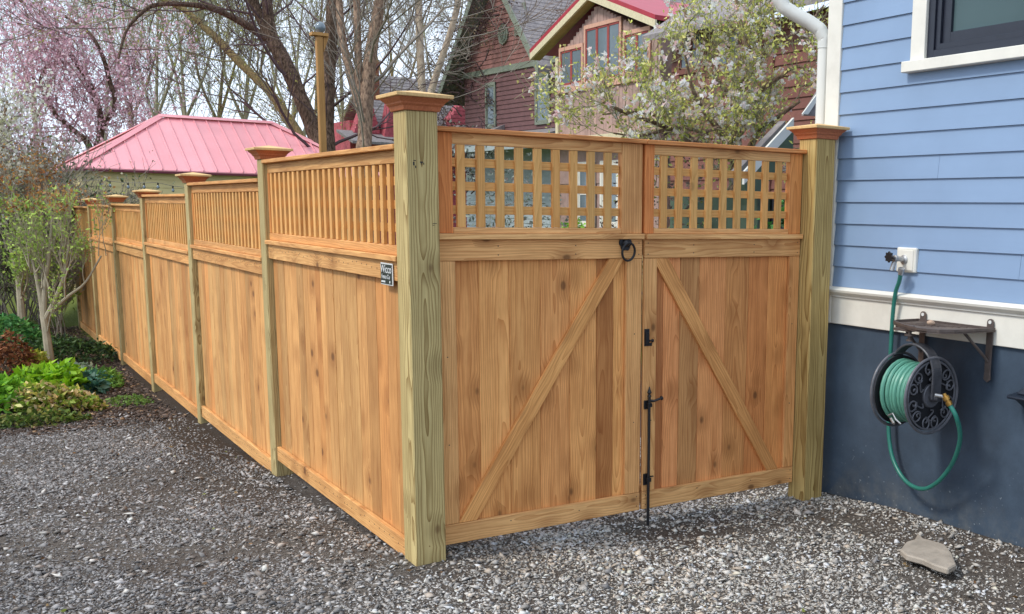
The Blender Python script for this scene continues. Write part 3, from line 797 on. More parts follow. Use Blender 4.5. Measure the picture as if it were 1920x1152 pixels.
# hose reel and its wall bracket
reel = empty('hose_reel', (H, -.85, .71)); tag(reel, 'dark cast metal hose reel with scrollwork discs hung on a wall bracket with a tray', 'hose reel')
def rl(p): return (p[0] - H, p[1] + .85, p[2] - .71)
for yy, zb in ((-.635, .84), (-1.055, .80)):
    mb = MB(); pts = []
    for q in range(13): a = math.pi * q / 12; pts.append((0, .019 * math.cos(a), .345 + .019 * math.sin(a)))
    pts += [(0, -.017, .10), (0, -.020, .07), (0, 0, .055), (0, .020, .07), (0, .017, .10)]
    mb.prism([(p[0] - .022, p[1] + yy + .85, p[2]) for p in pts], (-.008, 0, 0))
    mb.tube([(-.028, yy + .85, .155), (-.055, yy + .855, .185), (-.18, yy + .85 + (.03 if yy < -1 else 0), .302)], .0075, 8)
    mb.build('wall_bracket', M['bronze'], reel, bevel=.001)
    mb = MB(); mb.lathe([(.009, 0), (.009, .003)], (-.030, yy + .85, .348), (-1, 0, 0), 12); mb.build('screw_head', M['signwhite'], reel)
tray = [(2.478, -.60), (2.33, -.590), (2.285, -.61), (2.245, -.67), (2.20, -.75), (2.16, -.83), (2.135, -.90), (2.135, -.96), (2.165, -1.01), (2.23, -1.045), (2.33, -1.07), (2.478, -1.085)]
def rim(pts, z0, z1, w):
    mb = MB(); n = len(pts); c = Vector((2.36, -.84, 0))
    ins = [Vector((p[0], p[1], 0)) + (c - Vector((p[0], p[1], 0))).normalized() * w for p in pts]
    for i in range(n):
        j = (i + 1) % n
        a, b, cc, d = pts[i], pts[j], ins[j], ins[i]
        mb.prism([rl((a[0], a[1], z0)), rl((b[0], b[1], z0)), rl((cc[0], cc[1], z0)), rl((d[0], d[1], z0))], (0, 0, z1 - z0))
    return mb
mb = rim(tray, 1.018, 1.034, .012); mb.build('tray_rim', M['bronze'], reel)
mb = MB(); mb.prism([rl((p[0], p[1], 1.014)) for p in tray], (0, 0, .008))
mb.build('tray', M['bronze'], reel)
mb = MB()
for q in range(7): mb.box(rl((2.30 + q * .022, -.63 - q * .02, 1.022)), rl((2.308 + q * .022, -.80 - q * .025, 1.026)))
mb.build('tray_rib', M['bronze'], reel)
# swivel
mb = MB(); mb.lathe([(.016, 0), (.016, .006), (.009, .010), (.009, .060), (.014, .064), (.022, .070), (.022, .076)], rl((2.20, -.80, .955)), (0, 0, 1), 16)
mb.lathe([(.026, -.004), (.026, .004)], rl((2.20, -.80, .985)), (0, 0, 1), 18)
mb.box(rl((2.27, -.70, 1.000)), rl((2.46, -.64, 1.012))); mb.box(rl((2.19, -.81, 1.000)), rl((2.30, -.70, 1.012)))
mb.build('swivel', M['bronze'], reel, smooth=True)
RC = Vector((2.20 - H, 0, 0.006)); YB, YF = .112, -.105; YM = (YB + YF) / 2     # disc planes, relative to reel origin
yoke = []
for q in range(25):
    a = math.pi * q / 24
    yoke.append((RC.x, YM + .134 * math.cos(a), .100 + .135 * math.sin(a)))
path = [(RC.x, YM + .134, .0)] + yoke + [(RC.x, YM - .134, -.012)]
mb = MB(); n = len(path)
for i in range(n - 1):
    a, b = Vector(path[i]), Vector(path[i + 1]); t = (b - a).normalized(); nn = Vector((1, 0, 0)).cross(t).normalized() * .0045
    w = Vector((.029, 0, 0)); vs = [a - w - nn, a + w - nn, a + w + nn, a - w + nn, b - w - nn, b + w - nn, b + w + nn, b - w + nn]
    mb.add(vs, [(0, 3, 2, 1), (4, 5, 6, 7), (0, 1, 5, 4), (1, 2, 6, 5), (2, 3, 7, 6), (3, 0, 4, 7)])
    for s_ in (-1, 1):
        o = Vector((.027 * s_, 0, 0)); mb.tube([a + o - nn * 1.2 * 0, b + o], .006, 6)
mb.build('yoke', M['castiron'], reel)
def disc(y):
    mb = MB(); R = .182; c = (RC.x, y, 0)
    def circ(r, rad, n=40, cx=0.0, cz=0.0, a0=0, a1=2 * math.pi, closed=True, ns=6):
        m = n if closed else n + 1
        mb.tube([(c[0] + cx + r * math.cos(a0 + (a1 - a0) * q / n), y, cz + r * math.sin(a0 + (a1 - a0) * q / n)) for q in range(m)], rad, ns, closed=closed)
    circ(R, .0075, 56, ns=8); circ(R - .018, .005, 48); circ(.052, .006, 24)
    for s_ in range(6):
        A = math.pi / 6 + s_ * math.pi / 3; ca, sa = math.cos(A), math.sin(A)
        def loc(u, v): return (c[0] + ca * u - sa * v, y, sa * u + ca * v)
        # each sector: an open heart with four curls
        for sg_ in (-1, 1):
            pts = []
            for q in range(26):                                   # outer spiral lobe
                th = q / 25 * 1.55 * 2 * math.pi; rad = .040 * (1 - .78 * q / 25)
                pts.append(loc(.112 + (.026 - .020 * q / 25) - rad * math.cos(th) * .9, sg_ * (.034 - rad * math.sin(th) * .75 * 1)))
            mb.tube(pts, .0042, 5)
        mb.tube([loc(.070 + .050 * (1 - math.cos(q / 14 * math.pi)) * .5, .036 * math.sin(q / 14 * math.pi * 2) * .5) for q in range(15)], .004, 5)
    # solid web just inside the scrolls
    inner = 1 if y < 0 else -1
    mb.m = 1; mb.lathe([(R - .012, .0), (R - .012, .004)], (c[0], y + inner * .008, 0), (0, inner, 0), 40); mb.m = 0
    mb.lathe([(.050, -.004), (.050, .004)], (c[0], y, 0), (0, -1, 0), 24)
    return mb
disc(YF).build('reel_disc', [M['castgrey'], M['castdark']], reel, smooth=True)
disc(YB).build('reel_disc', [M['castgrey'], M['castdark']], reel, smooth=True)
mb = MB(); mb.lathe([(.060, 0), (.060, YB - YF)], (RC.x, YF, 0), (0, 1, 0), 24); mb.build('drum', M['castiron'], reel, smooth=True)
mb = MB(); mb.lathe([(.024, 0), (.024, .020), (.018, .030), (.018, .045)], (RC.x, YF - .004, -.005), (0, -1, 0), 16)
mb.tube([(RC.x, YM - .14, -.008), (RC.x - .004, YM - .16, -.010)], .012, 10); mb.build('hub', M['castiron'], reel, smooth=True)
mb = MB(); mb.tube([(RC.x - .02, YM - .145, .010), (RC.x + .014, YM - .185, .004)], .009, 8); mb.build('hub_lever', M['zinc'], reel, smooth=True)

# hose: wound on the reel, looping down and back up to the spigot
hose = empty('garden_hose', (H, -.85, .71)); tag(hose, 'green garden hose wound on the reel, looping below it and running up to the spigot', 'hose')
mb = MB(); turns = 13; pts = []
lay = [.136, .114]
for li, r0 in enumerate(lay):
    y0, y1 = (YF + .026, YB - .024) if li == 0 else (YB - .024, YF + .026)
    tn = 7
    for q in range(tn * 24 + 1):
        a = 2 * math.pi * q / 24; t_ = q / (tn * 24)
        rj = r0 + .003 * math.sin(a * .37 + li)
        if li == 0 and 5.5 < a / (2 * math.pi) < 8: rj += .010 * math.sin((a / (2 * math.pi) - 5.5) / 2.5 * math.pi)
        pts.append((RC.x + rj * math.cos(-a), y0 + (y1 - y0) * t_, rj * math.sin(-a)))
mb.tube(pts, .0115, 8); mb.build('wound_hose', M['hosecoil'], hose, smooth=True)
def bez(P, n=12):
    """Catmull-Rom through points"""
    P = [Vector(p) for p in P]; P = [P[0] * 2 - P[1]] + P + [P[-1] * 2 - P[-2]]; out = []
    for i in range(1, len(P) - 2):
        a, b, c, d = P[i - 1:i + 3]
        for q in range(n):
            t_ = q / n
            out.append(.5 * ((2 * b) + (c - a) * t_ + (2 * a - 5 * b + 4 * c - d) * t_ ** 2 + (3 * b - a - 3 * c + d) * t_ ** 3))
    return out + [P[-2]]
def hx(x, y, X): v = onX(x, y, X); return (v[0] - H, v[1] + .85, v[2] - .71)
hp = [hx(1780, 758, 2.195), hx(1794, 785, 2.215), hx(1800, 825, 2.28), hx(1785, 870, 2.34), hx(1757, 905, 2.37), hx(1728, 917, 2.39), hx(1698, 902, 2.41), hx(1676, 865, 2.43),
      hx(1667, 820, 2.445), hx(1666, 760, 2.45), hx(1668, 700, 2.455), hx(1671, 640, 2.458), hx(1674, 590, 2.452), hx(1679, 550, 2.442), hx(1686, 528, 2.428), hx(1689, 512, 2.42)]
mb = MB(); mb.tube(bez(hp, 10), .0112, 10); mb.build('leader_hose', M['hose'], hose, smooth=True)
a, b = Vector(hp[0]), Vector(hp[1]); dvec = (a - b).normalized()
mb = MB(); mb.lathe([(.015, -.006), (.016, .012), (.012, .014), (.012, .020), (.017, .022), (.017, .040), (.010, .042), (.010, .055)], a, dvec, 14); mb.build('brass_coupling', M['brass'], hose, smooth=True)
a, b = Vector(hp[-1]), Vector(hp[-2]); dvec = (a - b).normalized()
mb = MB(); mb.lathe([(.014, -.008), (.015, .006), (.017, .008), (.017, .026)], a, dvec, 14); mb.build('tap_coupling', M['zinc'], hose, smooth=True)
mb = MB(); e = Vector(rl((2.075, -.80, .60))); mb.tube([e, e + Vector((0, -.03, .015)), e + Vector((.0, -.05, -.01)), e + Vector((.01, -.075, -.03))], .0045, 7)
mb.tube([e + Vector((0, -.02, -.012)), e + Vector((-.01, -.05, -.03))], .007, 8); mb.build('nozzle_clip', M['zinc'], hose, smooth=True)
# pebble in the tray
bm = bmesh.new(); bmesh.ops.create_icosphere(bm, subdivisions=3, radius=.020)
for v in bm.verts: v.co *= 1 + .18 * mnoise.noise(v.co * 60); v.co.z *= .72
me = bpy.data.meshes.new('pebble'); bm.to_mesh(me); bm.free(); me.materials.append(M['pebble'])
for p_ in me.polygons: p_.use_smooth = True
tag(link('pebble', me, None, (2.36, -.79, 1.035)), 'round tan pebble lying in the metal tray above the hose reel', 'pebble')
# dark hooded fitting cut by the right edge of the frame
ft = empty('wall_fitting', (H - .01, -1.30, .735)); tag(ft, 'dark hooded plastic fitting low on the slate blue foundation at the right edge', 'wall fitting')
mb = MB(); mb.prism([(.012, .075, .012), (-.10, .065, .004), (-.11, .06, -.004), (-.10, .06, -.012), (.012, .07, -.010)], (0, -.16, 0)); mb.build('hood', M['plastic'], ft, bevel=.003)
mb = MB(); mb.prism([(.012, .050, -.012), (-.075, .045, -.012), (.012, .03, -.075)], (0, -.12, 0)); mb.build('body', M['plastic'], ft, bevel=.003)
mb = MB(); mb.prism([(.012, .05, .013), (-.06, .045, .010), (-.02, .02, .048), (.012, .02, .052)], (0, -.10, 0)); mb.build('lid', M['plastic'], ft, bevel=.003)

# flagstone
fs_ = [onX(0, 0, 1)]
def gp_(x, y, z=0.0): d = ray(x, y); return CP + (z - CP[2]) / d[2] * d
outl = [(1688, 1022), (1700, 1008), (1716, 1004), (1722, 992), (1732, 1003), (1752, 1008), (1772, 1014), (1786, 1030), (1794, 1050), (1778, 1058), (1752, 1050), (1730, 1040), (1700, 1032)]
mb = MB(); base_ = [gp_(x, y, .040) for x, y in outl]
gz_f = float(ground_z(base_[0][0], base_[0][1]))
mb.prism([(p[0], p[1], -.012 + .008 * (p[0] - 1.9) / .4) for p in base_], (0, 0, .030))
fo = mb.build('flagstone', M['slate'], None, bevel=.006); tag(fo, 'flat tan flagstone lying on the gravel near the blue house', 'stone')

# ------------------------------------------------------------------ vegetation tools
def segs_mesh(name, S, mat, n=4):
    """S: list of (p0, p1, r0, r1)"""
    A = np.array([[*s[0], *s[1], s[2], s[3]] for s in S], float)
    p0, p1, r0, r1 = A[:, :3], A[:, 3:6], A[:, 6], A[:, 7]
    t = p1 - p0; t /= np.maximum(np.linalg.norm(t, axis=1, keepdims=True), 1e-9)
    ref = np.where(np.abs(t[:, 2:3]) > 0.9, np.array([[1., 0, 0]]), np.array([[0, 0, 1.]]))
    u = np.cross(t, ref); u /= np.linalg.norm(u, axis=1, keepdims=True); w = np.cross(t, u)
    k = np.arange(n) * 2 * np.pi / n; c, s = np.cos(k), np.sin(k)
    d = u[:, None, :] * c[None, :, None] + w[:, None, :] * s[None, :, None]
    a = p0[:, None] - t[:, None] * (r0[:, None, None] * .3) + d * r0[:, None, None]; b = p1[:, None] + d * r1[:, None, None]
    V = np.concatenate([a, b], 1).reshape(-1, 3); m = len(A)
    q = np.array([[i, (i + 1) % n, n + (i + 1) % n, n + i] for i in range(n)])
    F = (q[None] + (np.arange(m) * 2 * n)[:, None, None]).reshape(-1, 4)
    return npmesh(name, V, F, mat, smooth=True)
def leaves_mesh(name, P, size, cols, mat, aspect=0.55, flat=0.0, fold=True):
    """each leaf: a folded diamond of two triangles pairs (4 tris)"""
    P = np.asarray(P, float); n = len(P)
    d = RNG.normal(0, 1, (n, 3)); d[:, 2] *= (1 - flat); d /= np.linalg.norm(d, axis=1, keepdims=True)
    e = np.cross(d, RNG.normal(0, 1, (n, 3))); e /= np.maximum(np.linalg.norm(e, axis=1, keepdims=True), 1e-9)
    f = np.cross(d, e); s = np.asarray(size)
    s = (np.full(n, s) if s.ndim == 0 else s)[:, None]
    tip = P + d * s; mid = P + d * s * .45
    l = mid + e * s * aspect * .5 + f * s * .12; r = mid - e * s * aspect * .5 + f * s * .12
    V = np.stack([P, l, tip, r], 1).reshape(-1, 3)
    i = (np.arange(n) * 4)[:, None]
    F = np.concatenate([i + np.array([[0, 1, 2]]), i + np.array([[0, 2, 3]])], 1).reshape(-1, 3)
    return npmesh(name, V, F, mat, np.repeat(cols, 2, 0))
def palette(n, cols, jit=0.2):
    c = np.array([L(x) for x in cols])[RNG.integers(0, len(cols), n)]
    return np.clip(c * np.exp(RNG.normal(0, jit, (n, 1))), 0.004, 0.9)
def grow(S, tips, p, d, r, length, level, rnd, spread=0.6, up=0.15, wob=0.22, kids=(3, 5), taper=0.55, minr=0.003, droop=0.0):
    """recursive branch: adds segments to S, end points to tips"""
    n = max(3, int(3 + level * 1.5)); q = Vector(p); d = Vector(d).normalized(); step = length / n; rad = r
    nodes = []
    for i in range(n):
        jit = Vector((rnd.gauss(0, 1), rnd.gauss(0, 1), rnd.gauss(0, 1))) * wob
        d = (d + jit * .5 + Vector((0, 0, up * .3 - droop))).normalized()
        nr = max(minr * .6, r * (1 - (1 - taper) * (i + 1) / n))
        e = q + d * step; S.append((tuple(q), tuple(e), rad, nr)); q = e; rad = nr; nodes.append((Vector(q), Vector(d), rad))
        if level <= 1: tips.append(tuple(q))
    if level <= 0: return
    for i, (q, d, rad) in enumerate(nodes):
        if i < n * .25 and level > 1: continue
        for _ in range(rnd.randint(*kids) if i == n - 1 else rnd.randint(0, 2)):
            a = Vector((rnd.gauss(0, 1), rnd.gauss(0, 1), rnd.gauss(0, 1)))
            nd = (d + (a - d * a.dot(d)).normalized() * spread * rnd.uniform(.6, 1.4)).normalized()
            grow(S, tips, q, nd, max(minr, rad * rnd.uniform(.45, .7)), length * rnd.uniform(.5, .75), level - 1, rnd, spread, up, wob, kids, taper, minr, droop)
def px_path(pts, D, w=None):
    """pts: (x, y, width px) read in the photo, at distance D -> world polyline with radii"""
    out = []
    for i, (x, y, wd) in enumerate(pts):
        dd = D if not hasattr(D, '__len__') else D[0] + (D[1] - D[0]) * i / (len(pts) - 1)
        out.append((Vector(atD(x, y, dd)), wd / 2 * dd / CF))
    return out
def trunk_mesh(name, paths, mat, parent=None, n=12):
    mb = MB()
    for path in paths:
        P = [p for p, r in path]; R = [r for p, r in path]
        pp = bez(P, 6) if len(P) > 1 else P
        rr = np.interp(np.linspace(0, len(R) - 1, len(pp)), np.arange(len(R)), R)
        rr = [r * (1 + .10 * mnoise.noise(Vector(p) * 3)) for r, p in zip(rr, pp)]
        mb.tube(pp, rr, n)
    return mb.build(name, mat, parent, smooth=True)
def rebase(objs, root):
    pass
def tree(name, label, cat, paths, trunkmat, twigmat, seed, level=3, blen=2.2, per=5, spread=.7, up=.2, group=None, leaf=None, minr=.006, kids=(2, 3), droop=0.0, wob=.22, rootdrop=True, tips_only=False):
    """real trunk limbs from given paths, procedural branches all along them"""
    rnd = random.Random(seed)
    base = paths[0][0][0].copy()
    gz = float(ground_z(base.x, base.y)) - .2
    if rootdrop and base.z > gz:                       # carry the trunk down to the ground
        paths = [[(Vector((base.x, base.y, gz)), paths[0][0][1] * 1.35)] + paths[0]] + paths[1:]
    root = empty(name, (base.x, base.y, gz)); tag(root, label, cat, group)
    off = Vector((base.x, base.y, gz))
    rel = [[(p - off, r) for p, r in path] for path in paths]
    trunk_mesh('trunk', rel, trunkmat, root)
    S = []; tips = []
    for path in rel:
        for i in range(1, len(path)):
            (a, ra), (b, rb) = path[i - 1], path[i]
            if a.z < 1.2 and rootdrop: continue
            for _ in range(per):
                t_ = rnd.random(); q = a.lerp(b, t_); r = ra + (rb - ra) * t_
                ax = (b - a).normalized(); v = Vector((rnd.gauss(0, 1), rnd.gauss(0, 1), rnd.gauss(0, .6)))
                d = (ax * .35 + (v - ax * v.dot(ax)).normalized() * .8 + Vector((0, 0, .25))).normalized()
                grow(S, tips, q, d, max(minr * 1.5, r * rnd.uniform(.15, .34)), blen * rnd.uniform(.5, 1.1), level - 1, rnd, spread, up, wob, kids, .5, minr, droop)
    if S: link('branches', segs_mesh('branches', S, twigmat, 3), root)['kind'] = 'stuff'
    if leaf and tips:
        T = np.array(tips)
        for (lname, cnt, jit, size, cols, mat, asp) in leaf:
            k_ = RNG.integers(0, len(T), cnt); P = T[k_] + RNG.normal(0, jit, (cnt, 3))
            o = link(lname, leaves_mesh(lname, P, size * RNG.uniform(.6, 1.3, cnt), palette(cnt, cols), mat, asp), root)
            o['kind'] = 'stuff'
    return root, S, tips

# ------------------------------------------------------------------ garage with the pink metal roof
gang = 0.027
GO = Vector((0.36, 16.37, 0)); gar = empty('garage', (GO.x, GO.y, -.45), gang)
tag(gar, 'olive sided garage with a pink red metal hip roof behind the fence', 'garage')
w_, L_, h_, ez = 3.38, 5.45, 1.05, 2.135 + .45
oh = 0.13
mb = MB(); mb.box((oh, oh, 0), (L_ - oh, w_ - oh, ez - .02)); mb.build('wall', M['olive'], gar)
z = .1
while z < ez - .12:
    mb = MB(); mb.prism([(oh - .012, oh - .016, z), (oh - .012, oh - .004, z + .15), (oh - .012, oh + .01, z + .15), (oh - .012, oh + .01, z)], (L_ - 2 * oh + .024, 0, 0))
    v = random.uniform(.9, 1.08); mb.build('siding_board', M['olive'], gar, color=(v, v, v)); z += .145
a_ = w_ / 2
def roof_z(s, v):  # hip roof height above eave at plan point
    return h_ * min(min(v, w_ - v), min(s, L_ - s)) / a_
def roof_strip(poly, name='roof_panel', col=None):
    mb = MB(); pts = [(s, v, ez + roof_z(s, v)) for s, v in poly]
    mb.prism(pts, (0, 0, -.02)); return mb.build(name, M['pink'], gar, color=col)
N = 24; ws = L_ / N
for i in range(N):
    s0, s1 = i * ws + .003, (i + 1) * ws - .003
    t0, t1 = min(a_, s0, L_ - s0), min(a_, s1, L_ - s1)
    poly = [(s0, 0), (s1, 0), (s1, t1)] + ([(s0, t0)] if t0 > .02 else [])
    v = random.uniform(.95, 1.05); roof_strip(poly, col=(v, v, v))
    poly = [(s1, w_), (s0, w_)] + ([(s0, w_ - t0)] if t0 > .02 else []) + [(s1, w_ - t1)]
    roof_strip(poly, col=(v, v, v))
    mb = MB(); t = t0
    if t > .05: mb.prism([(s0 - .012, 0.002, ez + .001), (s0 + .012, .002, ez + .001), (s0 + .004, .002, ez + .030), (s0 - .004, .002, ez + .030)], (0, t, h_ * t / a_)); mb.build('roof_seam', M['pink'], gar)
for i in range(15):
    s0, s1 = i * w_ / 15 + .003, (i + 1) * w_ / 15 - .003
    t0, t1 = min(s0, w_ - s0), min(s1, w_ - s1)
    roof_strip([(0, s1), (0, s0)] + ([(t0, s0)] if t0 > .02 else []) + ([(t1, s1)] if t1 > .02 else []))
    roof_strip([(L_, s0), (L_, s1)] + ([(L_ - t1, s1)] if t1 > .02 else []) + ([(L_ - t0, s0)] if t0 > .02 else []))
def ridge(p, q):
    mb = MB(); p, q = Vector(p), Vector(q); d = (q - p).normalized(); sd = d.cross(Vector((0, 0, 1))).normalized()
    vs = []
    for c in (p, q): vs += [c + sd * .085 + Vector((0, 0, -.010)), c + Vector((0, 0, .045)), c - sd * .085 + Vector((0, 0, -.010)), c + Vector((0, 0, .0))]
    mb.add(vs, [(0, 1, 5, 4), (1, 2, 6, 5), (2, 3, 7, 6), (3, 0, 4, 7), (3, 2, 1, 0), (4, 5, 6, 7)]); mb.build('ridge_cap', M['pink'], gar)
zt = ez + h_ + .01
ridge((a_ - .02, a_, zt), (L_ - a_ + .02, a_, zt))
for c, e in (((0, 0), (a_, a_)), ((0, w_), (a_, a_)), ((L_, 0), (L_ - a_, a_)), ((L_, w_), (L_ - a_, a_))):
    ridge((c[0], c[1], ez + .01), (e[0], e[1], zt))
mb = MB(); mb.box((0, -.018, ez - .058), (L_, -.002, ez - .022)); mb.box((-.018, 0, ez - .058), (-.002, w_, ez - .022))
mb.build('eave_trim', M['pinkdark'], gar)
mb = MB(); mb.box((0.02, 0.02, ez - .06), (L_ - .02, oh - .001, ez - .045)); mb.box((0.02, .02, ez - .061), (oh - .001, w_, ez - .046)); mb.build('soffit', plain('soffit_tan', L('#a5946a'), .7), gar)

# string lights under the eave
sl = empty('string_lights', (0, 0, 0)); tag(sl, 'string of small garden bulbs hanging in front of the olive garage wall', 'string lights')
P = [Vector(atD(x, y, 15.5)) for x, y in [(150, 340), (190, 337), (206, 340), (240, 343), (270, 343), (296, 343), (324, 349), (352, 352)]]
mb = MB(); mb.tube(bez(P, 4), .004, 5); mb.build('cable', M['black'], sl)
for p in P[1:-1]:
    mb = MB(); mb.lathe([(.010, 0), (.012, .02), (.012, .035)], p + Vector((0, 0, -.04)), (0, 0, 1), 8); mb.build('bulb_socket', M['black'], sl)
    mb = MB(); mb.lathe([(.008, -.05), (.02, -.035), (.018, -.01), (.01, .0)], p + Vector((0, 0, -.04)), (0, 0, 1), 8); mb.build('bulb', M['farglass'], sl, smooth=True)

# tall wooden pole with a small lantern
pb = Vector(atD(606, 292, 11.2)); pt = Vector(atD(598, 74, 11.2)); gz0 = float(ground_z(pb.x, pb.y))
pole = empty('wooden_pole', (pb.x, pb.y, gz0)); tag(pole, 'tall thin tan wooden pole with a small top arm in front of the dark trunks', 'pole')
hgt = pt.z - gz0
stick('pole_shaft', (-.034, -.034, -.2), (.034, .034, hgt), M['polewood'], pole, (1, 1, 1), axis=2, ch=.006)
stick('top_arm', (-.085, -.05, hgt + .001), (.09, .05, hgt + .035), M['polewood'], pole, (1.1, 1.1, 1.1), axis=0)
mb = MB(); mb.prism([(.043, -.02, hgt - .16), (.043, -.02, hgt), (.10, -.02, hgt)], (0, .04, 0)); mb.build('bracket', M['polewood'], pole)
mb = MB(); mb.lathe([(.02, 0), (.05, .03), (.055, .06), (.04, .10), (.015, .115)], (.02, 0, hgt + .036), (0, 0, 1), 14); mb.build('lantern_globe', M['farglass'], pole, smooth=True)

# ------------------------------------------------------------------ far houses
def course_mat(name, col, dark, pitch=.14, axis='z', var=.15):
    """far siding: courses too fine to separate at this distance get their shadow line from relief"""
    t = NT(name); p = t.tc('Object'); x, y, z = t.sep(p)
    u = z if axis == 'z' else y
    fr = t.math('FRACT', t.math('DIVIDE', u, pitch))
    n = t.noise(p, 3.5, 5, 0.65)
    c = t.mix(t.rng(n, .3, .7), tuple(v * (1 + var) for v in col), tuple(v * (1 - var) for v in col))
    t.bump(fr, 1.0, .03)
    return t.fin(c, .75, .2)
M['burgundy'] = plain('burgundy_clapboard', L('#704f4f'), .6, .3, 0, .15, 4)
M['rose'] = plain('rose_shingle', L('#8e655f'), .7, .25, 0, .18, 5)
M['sage'] = plain('sage_trim', L('#7f8678'), .6, .3)
M['asphalt'] = plain('grey_asphalt_shingle', L('#8a8483'), .9, .15, 0, .25, 9, .5, 30, .02)
M['greyside'] = plain('blue_grey_siding', L('#a7b1b3'), .6, .3, 0, .1, 5)
M['redmetal'] = plain('red_metal_roof', L('#a8323f'), .45, .4, 0, .08, 3)
M['cream'] = plain('cream_trim', L('#d3c8a6'), .6, .3)
M['salmon'] = plain('salmon_trim', L('#cfa28c'), .6, .3)
M['pinkwood'] = plain('pinkish_brown_boards', L('#a88d84'), .7, .25, 0, .18, 6)
M['redsash'] = plain('red_sash', L('#9c4640'), .5, .4)
M['brick'] = plain('chimney_brick', L('#8a5c48'), .85, .2, 0, .3, 25, .5, 40, .01)
M['redshingle'] = plain('red_shingle', L('#b25a62'), .75, .2, 0, .25, 9)
M['brownside'] = plain('brown_clapboard', L('#7a5148'), .7, .25, 0, .15, 5)
M['greenwall'] = plain('dark_green_paint', L('#4c5d4c'), .6, .3)
M['tan'] = plain('tan_boards', L('#ab9667'), .8, .2, 0, .15, 6)
M['concrete'] = plain('pale_concrete', L('#c9c3b2'), .8, .2)

def courses(parent, mat, u0, u1, z0, z1, pitch, x=0.0, clip=None, name='siding_courses'):
    """lapped courses on a wall in the plane x (local), u along +y; joined: too fine to pick apart"""
    mb = MB(); z = z0
    while z < z1 - .01:
        zt_ = min(z + pitch, z1)
        a, b = u0, u1
        if clip: a, b = clip(z + pitch * .5)
        if b - a > .05:
            mb.prism([(x - .028, a, z), (x - .004, a, zt_), (x + .01, a, zt_), (x + .01, a, z)], (0, b - a, 0))
        z += pitch
    o = mb.build(name, mat, parent); o['kind'] = 'stuff'; return o
def far_window(parent, y0, y1, z0, z1, frm, panes=1, mull=None, sash=None, x=0.0, fw=.09, cross=True):
    w = MB(); w.box((x - .07, y0, z0), (x - .03, y0 + fw, z1)); w.box((x - .07, y1 - fw, z0), (x - .03, y1, z1))
    w.box((x - .071, y0, z0 - .04), (x - .03, y1, z0 + fw * .6)); w.box((x - .071, y0, z1 - fw), (x - .03, y1, z1 + .02))
    f = w.build('window', frm, parent)
    s = MB(); yw = (y1 - y0 - 2 * fw) / panes
    for i in range(panes):
        a = y0 + fw + i * yw; b = a + yw; t = .045
        s.box((x - .055, a, z0 + .05), (x - .03, a + t, z1 - fw)); s.box((x - .055, b - t, z0 + .05), (x - .03, b, z1 - fw))
        s.box((x - .055, a, z0 + .05), (x - .03, b, z0 + .05 + t)); s.box((x - .055, a, z1 - fw - t), (x - .03, b, z1 - fw))
        if cross: s.box((x - .055, a, (z0 + z1) / 2 - t / 2), (x - .03, b, (z0 + z1) / 2 + t / 2))
    s.build('window_sash', sash or frm, f)
    for i in range(panes):
        a = y0 + fw + i * yw
        g_ = MB(); g_.box((x - .042, a, z0 + .05), (x - .034, a + yw, z1 - fw)); g_.build('window_pane', M['farglass'], f)
    return f

# burgundy house (gable wall faces the camera's left; local y runs along the wall, away from the addition)
bh = empty('burgundy_house', (14.28, 24.87, 0), math.radians(3.53))
tag(bh, 'tall burgundy and rose clapboard house with a steep gable and grey roof', 'house')
LY, AP, RK = 6.02, (3.41, 9.45), 4.8
def gclip(z):
    if z < 6.2: return (-3.0, LY)
    t = (9.45 - z) / (9.45 - 6.0)
    return (3.41 - t * 2.95, 3.41 + t * 2.95)
mb = MB(); mb.box((.01, -3, -.6), (9, LY, 6.15)); mb.prism([(.01, .30, 6.15), (.01, 6.2, 6.15), (.01, 3.41, 9.40)], (9, 0, 0)); mb.build('wall', M['burgundy'], bh)
courses(bh, M['burgundy'], -3, LY, 3.95, 6.05, .15)
courses(bh, M['greyside'], -3, LY, -.4, 3.55, .15)
courses(bh, M['rose'], -3, LY, 6.25, 9.3, .15, clip=gclip)
mb = MB(); mb.box((-.06, -3, 6.05), (.0, LY + .1, 6.24)); mb.build('belt_trim', M['sage'], bh)
for (zz0, zz1) in ((3.55, 3.95),):
    mb = MB(); mb.box((-.10, -3, zz0), (.0, LY, zz1)); mb.build('lower_trim', M['greyside'], bh)
for sg_ in (1, -1):
    a = Vector((-.55, 3.41, 9.72)); yb_ = 3.41 + sg_ * (3.75 if sg_ > 0 else 3.3); zb_ = 9.72 - abs(yb_ - 3.41) * 1.15
    b = Vector((-.55, yb_, zb_)); dn = Vector((0, 0, -.16))
    mb = MB(); mb.prism([a, b, b + dn, a + dn], (9.8, 0, 0)); mb.build('roof', M['asphalt'], bh)
    mb = MB(); mb.prism([a + Vector((-.04, 0, .02)), b + Vector((-.04, 0, .02)), b + dn * 2.0 + Vector((-.04, 0, 0)), a + dn * 2.0 + Vector((-.04, 0, 0))], (.036, 0, 0)); mb.build('rake_board', M['sage'], bh)
    mb = MB(); mb.prism([a + dn, b + dn, b + dn * 1.15, a + dn * 1.15], (.55, 0, 0)); mb.build('soffit', M['sage'], bh)
